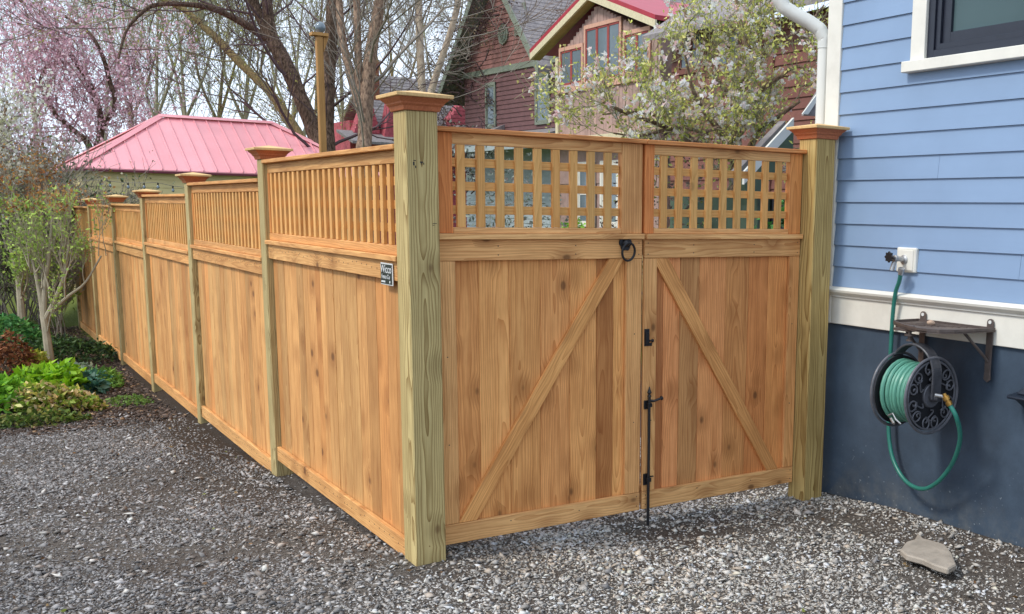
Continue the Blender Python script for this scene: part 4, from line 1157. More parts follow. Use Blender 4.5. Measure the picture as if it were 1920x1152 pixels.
# shingle courses on the near slope
mb = MB(); nrm = Vector((0, -1.15, 1)).normalized(); nrm = Vector((0, -.755, .656))
for q in range(26):
    y0_ = 3.41 - q * .12; z0_ = 9.72 - (3.41 - y0_) * 1.15
    mb.prism([(-.5, y0_, z0_ + .004), (-.5, y0_ - .13, z0_ - .1495 + .030), (-.5, y0_ - .13, z0_ - .1495), (-.5, y0_, z0_ - .005)], (9.6, 0, 0))
o = mb.build('roof_shingles', M['asphalt'], bh); o['kind'] = 'stuff'
far_window(bh, .31, 1.19, 4.26, 5.79, M['sage'])
far_window(bh, 3.75, 4.45, 4.30, 5.76, M['sage'])
far_window(bh, 1.75, 2.42, 7.15, 8.05, M['sage'])
mb = MB(); mb.lathe([(.34, 0), (.34, .04)], (-.03, 3.2, 7.25), (-1, 0, 0), 8); mb.lathe([(.25, .0), (.25, .06)], (-.03, 3.2, 7.25), (-1, 0, 0), 8); mb.build('octagon_window', M['sage'], bh)
# porch roof at its foot
mb = MB(); mb.prism([(-.02, -1.0, 3.98), (-.02, 3.8, 3.98), (-1.6, 3.8, 3.55), (-1.6, -1.0, 3.55)], (0, 0, .10)); mb.build('porch_roof', M['asphalt'], bh)
mb = MB(); mb.prism([(-.02, 3.2, 4.35), (-.02, 4.6, 4.10), (-1.3, 4.9, 3.75), (-1.3, 3.2, 3.75)], (0, 0, -.2)); mb.build('porch_dormer', M['asphalt'], bh)
mb = MB(); mb.box((-1.6, -1, 3.35), (-1.5, 3.8, 3.54)); mb.build('porch_fascia', M['greyside'], bh)
# dry vine climbing the corner
rnd = random.Random(5); S = []; tips = []
for q in range(30):
    y_ = rnd.uniform(4.6, 6.0); z_ = rnd.uniform(1.5, 9.0); 
    if z_ > 6.2 : y_ = rnd.uniform(3.6, 6.0) - (z_ - 6.2) * .75
    grow(S, tips, (-.25, y_, z_), (rnd.uniform(-.4, .1), rnd.uniform(-1, 1), rnd.uniform(-.3, 1)), .03, 1.1, 2, rnd, .9, 0, .5, (2, 3), .5, .010, .05)
vine = empty('dry_vine', (14.28, 24.87, 0), math.radians(3.53)); tag(vine, 'leafless brown vine climbing the left corner of the burgundy house', 'vine')
link('stems', segs_mesh('stems', S, M['twigdark'], 3), vine)
T = np.array(tips); kk = RNG.integers(0, len(T), 2500)
o = link('dead_leaves', leaves_mesh('dead_leaves', T[kk] + RNG.normal(0, .1, (2500, 3)), .10, palette(2500, ['#6a5446', '#84705a', '#4b3b34', '#8d7f63']), M['leaf']), vine); o['kind'] = 'stuff'

# addition with red metal roof
ad = empty('gabled_addition', (11.35, 19.45, 0), math.radians(.32))
tag(ad, 'pinkish board sided house wing with red metal gable roof and wide salmon framed windows', 'house')
mb = MB(); mb.box((.01, -4.55, -.6), (3.2, -.01, 5.25)); mb.prism([(.01, -.01, 5.25), (.01, -4.55, 5.25), (.01, -1.93, 6.30)], (3.2, 0, 0)); mb.build('wall', M['pinkwood'], ad)
y = -.13
while y > -4.5:                                              # vertical boards
    zt_ = 5.25 + (1.05 * (1 - abs(y + .07 + 1.93) / (1.92 if y > -1.93 else 2.62)))
    mb = MB(); mb.box((-.012 - random.uniform(0, .008), y + .004, 2.2), (.012, y + .136, zt_)); v = random.uniform(.86, 1.1); mb.build('wall_board', M['pinkwood'], ad, color=(v, v, v)); y -= .14
mb = MB(); mb.box((-.06, -.12, -.5), (.06, .0, 5.3)); mb.build('corner_board', M['cream'], ad)
ap = Vector((-.28, -1.93, 6.66)); pl = Vector((-.28, .95, 5.60)); pr = Vector((-.28, -4.75, 5.68))
for (q, nm) in ((pl, 1), (pr, -1)):
    dn = Vector((0, 0, -.10))
    mb = MB(); mb.prism([ap, q, q + dn, ap + dn], (3.8, 0, 0)); mb.build('roof', M['redmetal'], ad)
    mb = MB(); mb.prism([ap + dn, q + dn, q + dn * 2.6, ap + dn * 2.6], (.05, 0, 0)); mb.build('rake_board', M['cream'], ad)
    mb = MB(); mb.prism([ap + dn * 2.4 + Vector((.05, 0, 0)), q + dn * 2.4 + Vector((.05, 0, 0)), q + dn * 2.5 + Vector((.05, 0, 0)), ap + dn * 2.5 + Vector((.05, 0, 0))], (.25, 0, 0)); mb.build('soffit', M['tan'], ad)
far_window(ad, -1.37, -.20, 4.56, 5.50, M['salmon'], 2, sash=M['redsash'], cross=False, fw=.07)
far_window(ad, -3.07, -1.42, 4.55, 5.88, M['salmon'], 3, sash=M['redsash'], cross=False, fw=.07)
far_window(ad, -4.25, -3.15, 4.56, 5.53, M['salmon'], 2, sash=M['redsash'], cross=False, fw=.07)
mb = MB(); mb.box((-.075, -4.3, 4.42), (-.03, -.1, 4.53)); mb.build('sill_board', M['salmon'], ad)
mb = MB(); mb.box((-.5, -4.5, 3.15), (-.02, 0, 3.28)); mb.build('ledge', M['cream'], ad)
for yy in (-1.5, -2.6, -3.7): far_window(ad, yy - .42, yy + .42, 1.2, 2.7, M['white'], 1, x=-.0)

# red shingled house far left behind the trunks
rd = empty('red_house', (13.45, 37.94, 0), math.radians(.99)); tag(rd, 'red shingled house with grey roof and brick chimney behind the tree trunks', 'house')
# local x along ridge
mb = MB(); mb.box((-1.6, -.6, -1), (4.4, 3.5, 4.9)); mb.build('wall', M['redshingle'], rd)
mb = MB(); mb.prism([(-.6, -1.0, 4.80), (4.6, -1.0, 4.80), (4.6, 1.6, 6.98), (-.25, 1.6, 6.98)], (0, .05, -.12)); mb.prism([(-.6, 4.2, 4.80), (4.6, 4.2, 4.80), (4.6, 1.66, 6.98), (-.25, 1.66, 6.98)], (0, 0, -.12)); mb.build('roof', M['asphalt'], rd)
mb = MB()
for q in range(15):
    t0, t1 = q / 15, (q + 1) / 15
    y0_, z0_, y1_, z1_ = -1.0 + 2.6 * t0, 4.82 + 2.18 * t0, -1.0 + 2.6 * t1, 4.82 + 2.18 * t1
    mb.prism([(-.6, y0_, z0_ + .03), (-.6, y1_, z1_ + .005), (-.6, y1_, z1_ - .01), (-.6, y0_, z0_ - .01)], (5.2, 0, 0))
o = mb.build('roof_shingles', M['asphalt'], rd); o['kind'] = 'stuff'
mb = MB(); mb.box((-.42, .2, 3), (-.05, .8, 7.30)); mb.box((-.47, .15, 7.20), (0, .85, 7.36)); mb.build('chimney', M['brick'], rd)
# left cross gable
mb = MB(); mb.prism([(-1.75, -1.2, 4.1), (-.55, -1.2, 4.1), (-.95, -1.2, 5.75), (-1.1, -1.2, 5.75)], (0, .6, 0)); mb.build('gable', M['redshingle'], rd)
mb = MB(); z = 4.1
while z < 5.7:
    t = (z - 4.1) / 1.65; mb.box((-1.75 + .65 * t, -1.235, z), (-.55 - .4 * t, -1.2, z + .14)); z += .16
o = mb.build('shingle_courses', M['redshingle'], rd); o['kind'] = 'stuff'
mb = MB(); mb.prism([(-.62, -1.6, 4.1), (.42, -1.6, 4.1), (-.28, -1.6, 5.75)], (0, .6, 0)); mb.build('dormer', M['redshingle'], rd)
mb = MB(); mb.prism([(-.30, -1.7, 5.80), (.45, -1.7, 4.12), (.90, -1.7, 4.12), (.30, -1.7, 5.80)], (0, .5, 0)); mb.build('dormer_roof', M['asphalt'], rd)
mb = MB(); mb.prism([(-.34, -1.76, 5.82), (.42, -1.76, 4.12), (.50, -1.76, 4.12), (-.26, -1.76, 5.82)], (0, .05, 0)); mb.box((-.45, -1.76, 5.66), (0.0, -1.71, 5.86)); mb.build('rake_board', M['white'], rd)
mb = MB(); mb.prism([(-2.2, -2.6, 3.9), (2.2, -2.6, 3.9), (2.2, -.8, 4.4), (-2.2, -.8, 4.4)], (0, 0, .1)); mb.build('porch_roof', M['asphalt'], rd)
# right cross gable
mb = MB(); mb.prism([(2.35, -1.3, 3.6), (4.3, -1.3, 3.6), (4.3, -1.3, 5.6), (3.45, -1.3, 6.6), (2.35, -1.3, 5.2)], (0, .7, 0)); mb.build('gable', M['redshingle'], rd)
mb = MB(); z = 3.6
while z < 6.4:
    a = 2.35 if z < 5.2 else 2.35 + (z - 5.2) / 1.4 * 1.1; mb.box((a, -1.335, z), (4.28, -1.3, z + .14)); z += .16
o = mb.build('shingle_courses', M['redshingle'], rd); o['kind'] = 'stuff'
for (a, b) in ((3.12, 3.30), (3.72, 3.95)):
    mb = MB(); mb.box((a, -1.40, 4.1), (b, -1.345, 5.15)); mb.build('window_trim', M['white'], rd)
mb = MB(); mb.box((3.31, -1.39, 4.15), (3.71, -1.35, 5.1)); mb.build('window_pane', M['farglass'], rd)

# brown clapboard house behind the magnolia
br = empty('brown_house', (11.0, 8.2, 0), 0); tag(br, 'reddish brown clapboard house wall with dark windows half hidden by the magnolia', 'house')
def bp(x, y): v = onX(x, y, 11.0); return v[1] - 8.2, v[2]
yR, zR = bp(1540, 200); yL, zL = bp(1262, 60)
mb = MB(); mb.box((.02, yR - 2, -.6), (4, yL, 5.05)); mb.build('wall', M['brownside'], br)
z = .0
while z < 5.0:
    mb = MB(); mb.prism([(-.030, yR - 2, z), (-.004, yR - 2, z + .20), (.02, yR - 2, z + .20), (.02, yR - 2, z)], (0, yL - yR + 2, 0)); v = random.uniform(.88, 1.1)
    mb.build('siding_board', M['brownside'], br, color=(v, v, v)); z += .20
ya_, za_ = bp(1448, 190)
mb = MB(); mb.box((-.06, ya_ - .06, -.3), (-.03, ya_ + .08, 5.0)); mb.build('batten', M['brownside'], br)
for (x0_, x1_, y0_, y1_) in ((1275, 1325, 60, 130), (1345, 1395, 55, 125)):
    a, zb1 = bp(x1_, y1_); b, zt1 = bp(x0_, y0_)
    far_window(br, a, b, zb1, zt1, M['brownside'], 2)
mb = MB(); mb.prism([(-.5, yR - 2, 5.0), (-.5, yL + .4, 5.0), (2, yL + .4, 6.6), (2, yR - 2, 6.6)], (0, 0, .12)); mb.build('roof', M['asphalt'], br)

# garden shed roof by the rear of the blue house
sh = empty('garden_shed', (4.2, 3.2, 0), 0); tag(sh, 'small dark green shed with white rake boards and grey shingles behind the gate post', 'shed')
def sy(x, y, Y=3.2): v = onY(x, y, Y); return (v[0] - 4.2, Y - 3.2, v[2])
p0, p1 = sy(1396, 322), sy(1489, 221)
p2, p3 = sy(1440, 322), sy(1503, 258)
dirv = (Vector(p1) - Vector(p0)).normalized()
mb = MB(); w1 = Vector((0, 0, -.115)); mb.prism([Vector(p0), Vector(p1), Vector(p1) + w1, Vector(p0) + w1], (0, .03, 0)); mb.build('rake_board', M['vinyl'], sh)
mb = MB(); mb.prism([Vector(p0) + w1, Vector(p1) + w1, Vector(p1) + w1 * 2.6, Vector(p0) + w1 * 2.6 + Vector((.08, 0, 0))], (0, .12, 0)); mb.build('soffit', M['greenwall'], sh)
q1 = Vector(sy(1536, 168, 3.05))
mb = MB(); mb.prism([Vector(p1) + Vector((-.02, -.15, .01)), Vector(sy(1560, 219, 3.05)), Vector(sy(1565, 140, 3.05)), q1], (0, .03, 0)); mb.build('upper_roof', M['asphalt'], sh)
mb = MB(); mb.prism([Vector(p1) + Vector((-.05, -.17, .02)), q1 + Vector((0, -.02, 0)), q1 + Vector((.05, -.02, 0)), Vector(p1) + Vector((.02, -.17, .02))], (0, .015, 0)); mb.build('rake_board', M['vinyl'], sh)
mb = MB(); mb.box((p0[0] + .30, .16, -.3), (2.2, 1.6, 1.75)); mb.build('wall', M['greenwall'], sh)
mb = MB(); mb.prism([(p0[0] - .02, .12, p0[2] - .02), (p1[0], .12, p1[2] - .02), (p1[0], .12, p1[2] - .12), (p0[0] + .05, .12, p0[2] - .12)], (0, .10, 0)); mb.build('roof', M['asphalt'], sh)
mb = MB(); mb.box((p0[0] + .45, .13, .2), (p0[0] + .75, .158, 1.7)); mb.build('doorway', M['black'], sh)
mb = MB(); mb.box((p0[0] + .80, .08, -.2), (p0[0] + .90, .155, 1.72)); mb.build('door_post', M['white'], sh)

# tan board fence across the yard
tf = empty('yard_fence', (0, 0, 0)); tag(tf, 'low tan board fence across the yard behind the gate', 'fence')
pa, pb_ = Vector(atD(1075, 262, 15.5)), Vector(atD(1475, 222, 10.5))
for q in range(46):
    t0 = q / 46; p = pa.lerp(pb_, t0); p2_ = pa.lerp(pb_, (q + .94) / 46)
    zt_ = 1.0 + random.uniform(-.02, .02) + .35 * (t0 > .7)
    mb = MB(); mb.prism([(p.x, p.y, -.4), (p2_.x, p2_.y, -.4), (p2_.x, p2_.y, zt_), (p.x, p.y, zt_)], (.02, .02, 0)); v = random.uniform(.85, 1.1)
    mb.build('picket', M['tan'], tf, color=(v, v, v))

# ------------------------------------------------------------------ trees
LP = lambda pts, D: px_path(pts, D)
budg = [('buds', 1800, .10, .055, ['#a3a850', '#8c9445', '#b0aa60', '#77803c'], M['leaf'], .6)]
tree('leaning_tree', 'large dark leaning tree trunk rising to the left behind the pink roof', 'tree',
     [LP([(612, 330, 34), (594, 262, 30), (566, 190, 27), (540, 130, 27), (520, 92, 29), (506, 70, 28)], 21),
      LP([(510, 78, 22), (492, 40, 19), (476, 5, 18), (462, -40, 17), (440, -110, 14)], 21),
      LP([(512, 80, 22), (503, 30, 20), (502, -20, 18), (510, -90, 15)], 21),
      LP([(512, 82, 14), (470, 52, 14), (430, 30, 12), (390, 14, 11), (340, 8, 9), (290, 10, 8), (262, 28, 6), (236, 60, 5), (222, 110, 4)], [21, 19])],
     M['barkdark'], M['twigdark'], 11, level=3, blen=2.6, per=2, kids=(2, 3), minr=.007)
tree('mossy_tree', 'mossy brown leaning tree trunk with green buds beside the dark leaning trunk', 'tree',
     [LP([(600, 320, 22), (566, 262, 20), (535, 215, 18), (505, 172, 17), (470, 138, 16), (440, 108, 15), (410, 76, 14), (380, 48, 13), (350, 22, 11), (315, 4, 9), (270, -20, 7)], 23)],
     M['barkmoss'], M['twiggreen'], 12, level=3, blen=2.4, per=2, kids=(2, 3), minr=.006,
     leaf=[('leaves', 2400, .12, .060, ['#a5a84c', '#8f9a45', '#b9b35c', '#7d7f3a', '#8a6a3c'], M['leaf'], .6)])
tree('upright_tree', 'straight dark upright trunk just right of the tan pole', 'tree',
     [LP([(617, 320, 27), (614, 230, 24), (616, 150, 23), (620, 80, 24), (625, 20, 26), (632, -60, 24)], 18)],
     M['barkdark'], M['twigdark'], 13, level=3, blen=2.2, per=2, kids=(2, 3), minr=.006)
tree('multi_stem_tree', 'multi-stemmed brown tree with three rising stems left of the corner post', 'tree',
     [LP([(682, 320, 30), (684, 260, 26), (686, 210, 27), (690, 160, 24), (697, 90, 22), (706, 40, 21), (716, -20, 20), (726, -80, 18)], 16),
      LP([(683, 235, 20), (675, 180, 17), (672, 120, 14), (670, 50, 13), (668, -40, 12)], 16),
      LP([(682, 225, 20), (664, 160, 17), (650, 110, 15), (640, 60, 14), (636, 0, 12), (632, -50, 10)], 16)],
     M['barkmid'], M['twig'], 14, level=3, blen=1.7, per=1, kids=(2, 3), minr=.005)
tree('pale_forked_tree', 'pale barked forked tree rising above the corner post cap', 'tree',
     [LP([(793, 260, 18), (792, 200, 15), (790, 140, 14), (787, 80, 14), (785, 20, 13), (783, -60, 12)], 27),
      LP([(796, 215, 13), (812, 160, 13), (828, 110, 12), (844, 62, 11), (858, 10, 11), (866, -50, 10)], 27)],
     M['barkpale'], M['twig'], 15, level=3, blen=3.2, per=2, kids=(2, 3), minr=.009)
tree('slender_tree', 'slender brown tree rising just left of the burgundy house gable', 'tree',
     [LP([(886, 260, 13), (888, 150, 12), (889, 70, 11), (893, 0, 10), (896, -60, 9)], 40)],
     M['barkmid'], M['twig'], 16, level=3, blen=2.4, per=1, kids=(2, 3), minr=.008)

# thicket of bare trees further back: each its own
spots = [(250, 33, 150), (292, 30, 175), (352, 31, 190), (405, 34, 170), (455, 33, 150), (545, 40, 170), (590, 44, 165), (645, 42, 150), (70, 40, 140), (740, 48, 150), (840, 52, 120), (195, 44, 160)]
desc = ['grey green bare tree behind the left end of the pink roof', 'thin bare tree fanning out above the left hip of the pink roof', 
        'budding bare tree above the pink roof ridge', 'bare tree with fine upright twigs above the ridge middle', 'budding tree between the mossy trunk and the ridge',
        'pale far tree between the leaning trunk and the tan pole', 'far twiggy tree behind the tan pole', 'far tree seen between the stems of the multi-stemmed tree', 'far bare tree behind the pink cherry, left part',
         'distant bare tree above the grey roof beside the corner post', 'distant bare tree above the grey roof near the burgundy house', 
        'bare tree between the pink cherry and the garage roof']
for i, ((x, D, yy), ds) in enumerate(zip(spots, desc)):
    r_ = random.Random(100 + i); lean = r_.uniform(-20, 20)
    paths = [LP([(x, 330, 9), (x + lean * .2, 250, 8), (x + lean * .5, yy, 6), (x + lean, 80, 4), (x + lean * 1.6, 0, 3)], D),
             LP([(x + lean * .3, 235, 6), (x - 25 - lean * .3, 150, 4.5), (x - 45, 60, 3), (x - 55, -20, 2)], D),
             LP([(x + lean * .3, 225, 6), (x + 28, 150, 4.5), (x + 50, 70, 3), (x + 70, 0, 2)], D)]
    fine = i < 5 or i == 11
    tree('bare_tree', ds, 'tree', paths, M['barkfar'] if i % 3 else M['barkmoss'], M['twiggreen'], 200 + i,
         level=3, blen=3.8 if fine else 4.5, per=3 if fine else 2, spread=.45, up=.6, kids=(2, 3), minr=.0065,
         leaf=[('buds', 2400 if fine else 500, .25, .08, ['#b5bb62', '#a0a45c', '#bdb474', '#8c904c', '#a08c60'], M['leaf'], .6)])

# weeping cherry
rc = random.Random(31)
root, S_, tips_ = tree('weeping_cherry', 'weeping cherry tree in mauve pink blossom at the upper left', 'tree',
     [LP([(170, 330, 16), (166, 272, 12), (132, 240, 10), (104, 215, 9), (86, 180, 8), (76, 150, 6), (90, 128, 5), (120, 118, 4)], 24),
      LP([(176, 300, 14), (190, 240, 12), (180, 190, 11), (158, 140, 10), (130, 100, 9), (100, 70, 7), (60, 50, 5)], 24),
      LP([(182, 250, 10), (215, 200, 9), (205, 150, 8), (190, 100, 7), (165, 60, 6), (120, 30, 5)], 24),
      LP([(130, 120, 6), (100, 118, 5), (75, 135, 4)], 24)],
     M['barkdark'], M['twigpink'], 31, level=2, blen=1.6, per=3, spread=.9, up=.1, kids=(2, 3), minr=.006)
S = []; tips = []
T = np.array(tips_ + [tuple(s[1]) for s in S_])
sel = T[RNG.integers(0, len(T), 420)]
for p in sel:
    q = Vector(p) + Vector((rc.gauss(0, .35), rc.gauss(0, .35), rc.gauss(.1, .3))); d = Vector((rc.gauss(0, .5), rc.gauss(0, .5), .1))
    for k in range(7):
        d = (d + Vector((0, 0, -.28))).normalized(); e = q + d * .16; S.append((tuple(q), tuple(e), .007, .005)); q = e; tips.append(tuple(q))
link('weeping_twigs', segs_mesh('weeping_twigs', S, M['twigpink'], 3), root)
T = np.array(tips); kk = RNG.integers(0, len(T), 12000)
o = link('blossoms', leaves_mesh('blossoms', T[kk] + RNG.normal(0, .05, (12000, 3)), .066 * RNG.uniform(.6, 1.3, 12000), palette(12000, ['#ecc6d2', '#f2d0da', '#ddb2c0', '#f4dce2', '#d0a6b4'], .12), M['petal'], .9), root); o['kind'] = 'stuff'

# white flowering tree cut by the left edge
rw = random.Random(41)
tree('white_blossom_tree', 'white flowering tree branch cut by the left edge of the frame', 'tree',
     [LP([(-60, 620, 20), (-50, 480, 16), (-36, 380, 12), (-14, 300, 9), (2, 240, 7), (14, 190, 4)], 13.5),
      LP([(-40, 400, 9), (-10, 350, 7), (12, 320, 4)], 13.5)],
     M['barkmid'], M['twig'], 41, level=2, blen=.5, per=10, spread=.8, up=.4, kids=(2, 3), minr=.004,
     leaf=[('blossoms', 2600, .05, .05, ['#e8e6da', '#f0eee4', '#d8d6c2', '#cfd0a8'], M['petal'], .9)])

# magnolia in front of the addition
mp = [LP([(1372, 420, 26), (1378, 340, 24), (1380, 280, 22), (1382, 230, 18), (1384, 190, 15), (1392, 150, 13), (1400, 110, 11), (1392, 60, 8), (1380, 0, 6)], 10.5),
      LP([(1380, 285, 16), (1345, 240, 12), (1318, 205, 9), (1298, 165, 7), (1288, 120, 5), (1280, 80, 3)], [10.5, 9.8]),
      LP([(1378, 300, 16), (1310, 270, 12), (1240, 235, 9), (1180, 215, 7), (1130, 190, 5)], [10.5, 9.4]),
      LP([(1384, 240, 14), (1420, 180, 12), (1460, 145, 9), (1495, 125, 7), (1530, 140, 4)], [10.5, 10.0]),
      LP([(1380, 330, 12), (1420, 250, 9), (1465, 215, 8), (1500, 190, 5)], [10.5, 10.2]),
      LP([(1386, 180, 11), (1430, 110, 9), (1450, 50, 7), (1440, -20, 5)], [10.5, 11]),
      LP([(1384, 200, 12), (1330, 130, 9), (1300, 70, 7), (1280, 10, 5)], [10.5, 10.9]),
      LP([(1330, 250, 9), (1270, 240, 7), (1200, 255, 5), (1150, 250, 3)], [10.3, 9.6]),
      LP([(1300, 262, 8), (1240, 268, 6), (1180, 275, 4), (1130, 262, 3)], [10.0, 9.2]),
      LP([(1345, 240, 8), (1320, 250, 6), (1280, 280, 4), (1240, 290, 3)], [9.9, 9.0]),
      LP([(1400, 300, 8), (1440, 285, 5), (1470, 270, 3)], [10.2, 9.8]),
      LP([(1310, 270, 9), (1250, 225, 7), (1190, 210, 5), (1130, 215, 3)], [10.1, 9.6]),
      LP([(1400, 120, 7), (1460, 80, 5), (1510, 50, 4), (1545, 10, 3)], [10.6, 10.8])]
mag, S_, tips_ = tree('magnolia_tree', 'magnolia tree with pale pink blossoms and yellow green young leaves above the right gate leaf', 'tree', mp, M['barkmid'], M['twiggreen'], 51,
     level=3, blen=.52, per=2, spread=.8, up=.35, kids=(1, 2), minr=.0035,
     leaf=[('leaves', 8500, .05, .046, ['#dcdc7c', '#cdd26a', '#e8e492', '#b0b85a', '#d8ca7c', '#9aa654'], M['leaf'], .5)])
T = np.array(tips_); nb = 760; pk = T[RNG.integers(0, len(T), nb)] + RNG.normal(0, .04, (nb, 3))
PP = np.repeat(pk, 9, 0) + RNG.normal(0, .008, (nb * 9, 3))
tonep = np.repeat(RNG.uniform(.75, 1.15, (nb, 1)), 9, 0)
cc = np.clip(palette(nb * 9, ['#ffeee2', '#fff4e8', '#f4d8d2', '#fff8ee', '#eec6c6'], .05) * tonep, 0, .85)
o = link('blossoms', leaves_mesh('blossoms', PP, .046 * RNG.uniform(.6, 1.25, nb * 9), cc, M['petal'], .75), mag); o['kind'] = 'stuff'

# ------------------------------------------------------------------ shrubs and bed plants
rs = random.Random(61)
def shrub(name, label, base_px, D, stems, H_, mat, seed, leaf=None, trunk=None, level=3, spread=.45, minr=.003, blen=.5):
    r_ = random.Random(seed); b = Vector(atD(*base_px, D)); gz = float(ground_z(b.x, b.y)); b.z = gz
    root = empty(name, tuple(b)); tag(root, label, 'shrub'); S = []; tips = []
    if trunk:
        paths = [[(Vector(atD(x, y, D)) - b, w / 2 * D / CF) for x, y, w in tr] for tr in trunk]
        paths[0][0][0].z = -.1
        trunk_mesh('trunk', paths, mat, root, 8)
        src = [(p, r) for path in paths for (p, r) in path[1:]]
    else: src = [(Vector((0, 0, 0)), .012)]
    for q in range(stems):
        p, r = src[r_.randrange(len(src))]
        p = p + Vector((r_.gauss(0, .03), r_.gauss(0, .03), 0))
        d = Vector((r_.gauss(0, .38), r_.gauss(0, .38), 1)).normalized()
        grow(S, tips, p, d, max(minr * 1.6, min(r * .6, .012)), H_ * r_.uniform(.5, 1.0), level, r_, spread, .35, .16, (2, 3), .45, minr)
    link('stems', segs_mesh('stems', S, mat, 4), root)
    T = np.array(tips)
    for (ln, cnt, jit, size, cols, m_, asp, zr) in (leaf or []):
        TT = T[(T[:, 2] > zr[0]) & (T[:, 2] < zr[1])]
        if len(TT) == 0: continue
        P = TT[RNG.integers(0, len(TT), cnt)] + RNG.normal(0, jit, (cnt, 3))
        o = link(ln, leaves_mesh(ln, P, size * RNG.uniform(.6, 1.3, cnt), palette(cnt, cols), m_, asp), root); o['kind'] = 'stuff'
    return root
shrub('bare_shrub', 'multi-stemmed bare grey shrub with short trunk in front of the far end of the fence', (90, 668), 11.4, 22, .52, M['twigpale'], 71,
      leaf=[('leaves', 1500, .03, .045, ['#a3bf58', '#b9cf6a', '#8fab52'], M['leaf'], .5, (.4, 2.1)), ('dry_heads', 500, .035, .035, ['#a8773f', '#8c5a34', '#bb8d55'], M['leaf'], .7, (1.75, 3.5))],
      trunk=[[(95, 672, 17), (86, 620, 13), (80, 590, 11)], [(82, 600, 11), (76, 560, 8), (66, 510, 6), (50, 450, 5)], [(84, 600, 10), (104, 560, 7), (122, 510, 6), (130, 450, 4)], [(82, 596, 10), (84, 540, 8), (92, 480, 6), (98, 410, 4)], [(95, 585, 8), (128, 556, 6), (160, 530, 4), (190, 480, 3)]],
      level=2, spread=.45, minr=.0024)
shrub('bare_shrub', 'smaller bare shrub behind reddish foliage at the far left', (40, 610), 13.5, 15, .65, M['twigpale'], 72,
      leaf=[('leaves', 1700, .05, .055, ['#a3bf58', '#b9cf6a', '#86a24c'], M['leaf'], .5, (.5, 1.9)), ('dry_heads', 1300, .05, .04, ['#a8773f', '#8c5a34', '#bb8d55'], M['leaf'], .7, (1.6, 3.5))],
      trunk=[[(42, 612, 15), (38, 560, 12), (34, 520, 9)], [(36, 530, 7), (20, 470, 5), (8, 420, 4)], [(38, 540, 7), (55, 480, 5), (62, 410, 4)]], level=2, spread=.5, minr=.0028)
shrub('bare_shrub', 'tangled brown shrub beside the far end of the fence', (108, 600), 14.5, 10, .8, M['twig'], 73,
      leaf=[('leaves', 700, .05, .06, ['#86a83c', '#9cb848'], M['leaf'], .5, (.3, 2.6))], level=3, spread=.6)

def clump(name, label, px, D, rx, ry, hz, n, size, cols, aspect=.5, jit=.2, cat='plant', flat=0.3, dome=True, z0=0.0, mat=None):
    b = Vector(atD(*px, D)); gz = float(ground_z(b.x, b.y))
    root = empty(name, (b.x, b.y, gz)); tag(root, label, cat)
    a = RNG.uniform(0, 2 * np.pi, n); r = np.sqrt(RNG.random(n)); u = RNG.random(n)
    X = rx * r * np.cos(a); Y = ry * r * np.sin(a)
    top = hz * np.sqrt(np.clip(1 - r * r, 0, 1)) * (.75 + .5 * noise2(X * 6, Y * 6, 1.0, int(abs(px[0])) + 3))
    Z = z0 + top * (1 - .55 * u ** 2)
    Z = np.maximum(Z + ground_z(X + b.x, Y + b.y) - gz, 0.0 + ground_z(X + b.x, Y + b.y) - gz)
    o = link('leaves', leaves_mesh('leaves', np.stack([X, Y, Z], -1), size * RNG.uniform(.55, 1.25, n), palette(n, cols, jit), mat or M['leaf'], aspect, flat), root); o['kind'] = 'stuff'
    S = []
    for q in range(40):
        aa, rr_ = random.uniform(0, 6.28), random.random() ** .5
        S.append(((rx * rr_ * math.cos(aa) * .6, ry * rr_ * math.sin(aa) * .6, -.02), (rx * rr_ * math.cos(aa), ry * rr_ * math.sin(aa), hz * .7 * (1 - rr_ * .7)), .004, .002))
    link('stalks', segs_mesh('stalks', S, M['twiggreen'], 3), root)
    return root
clump('leafy_plant', 'bright lime green broad leaved clump beneath the bare shrub', (95, 690), 9.9, .34, .30, .28, 1000, .10, ['#7fae1e', '#96c22c', '#6a9a22', '#a6cc3a'], .5)
clump('leafy_plant', 'low mound of yellow and pink tinged leaves at the gravel edge', (100, 740), 9.0, .40, .26, .20, 1700, .062, ['#b8b45c', '#d0b478', '#9aae44', '#dcc49a', '#7f9a3a', '#55682c'], .6, .3)
clump('leafy_plant', 'dark green trailing plants at the front edge of the bed', (60, 770), 8.4, .42, .18, .08, 900, .05, ['#4c6428', '#6d8438', '#384a20', '#8a8a48'], .6)
clump('leafy_plant', 'bright green ground plants cut by the left edge of the frame', (5, 745), 8.9, .25, .30, .24, 1100, .08, ['#74ac2e', '#8cc23c', '#5f9230'], .5)
clump('russet_shrub', 'reddish brown leafy shrub at the left edge behind the green clump', (22, 665), 10.8, .24, .24, .38, 1000, .055, ['#6b4128', '#8a5534', '#4e3020', '#9c6a44'], .5, cat='shrub')
clump('leafy_plant', 'blue green leaved plant right of the lime green clump', (152, 690), 10.0, .17, .15, .20, 420, .10, ['#3f6a5a', '#5b8a78', '#2f5244', '#78a08c'], .6)
clump('leafy_plant', 'teal leaved plant beside the far fence posts', (172, 672), 10.4, .16, .16, .18, 380, .09, ['#4a7a68', '#6a9a86', '#5f8a44'], .5)
clump('leafy_plant', 'yellow green seedlings left of the shrub trunk', (62, 648), 11.0, .16, .16, .28, 500, .06, ['#a0a83a', '#8c9a34', '#b8b04c'], .5)
clump('weeds', 'green weeds along the foot of the far fence', (195, 668), 10.6, .14, .5, .16, 600, .06, ['#6f9a3c', '#567a30', '#86aa4c'], .35)
clump('weeds', 'sparse small weeds on the dark mulch near the fence', (238, 705), 9.6, .20, .3, .05, 260, .04, ['#7a9a48', '#5a7a34'], .5)
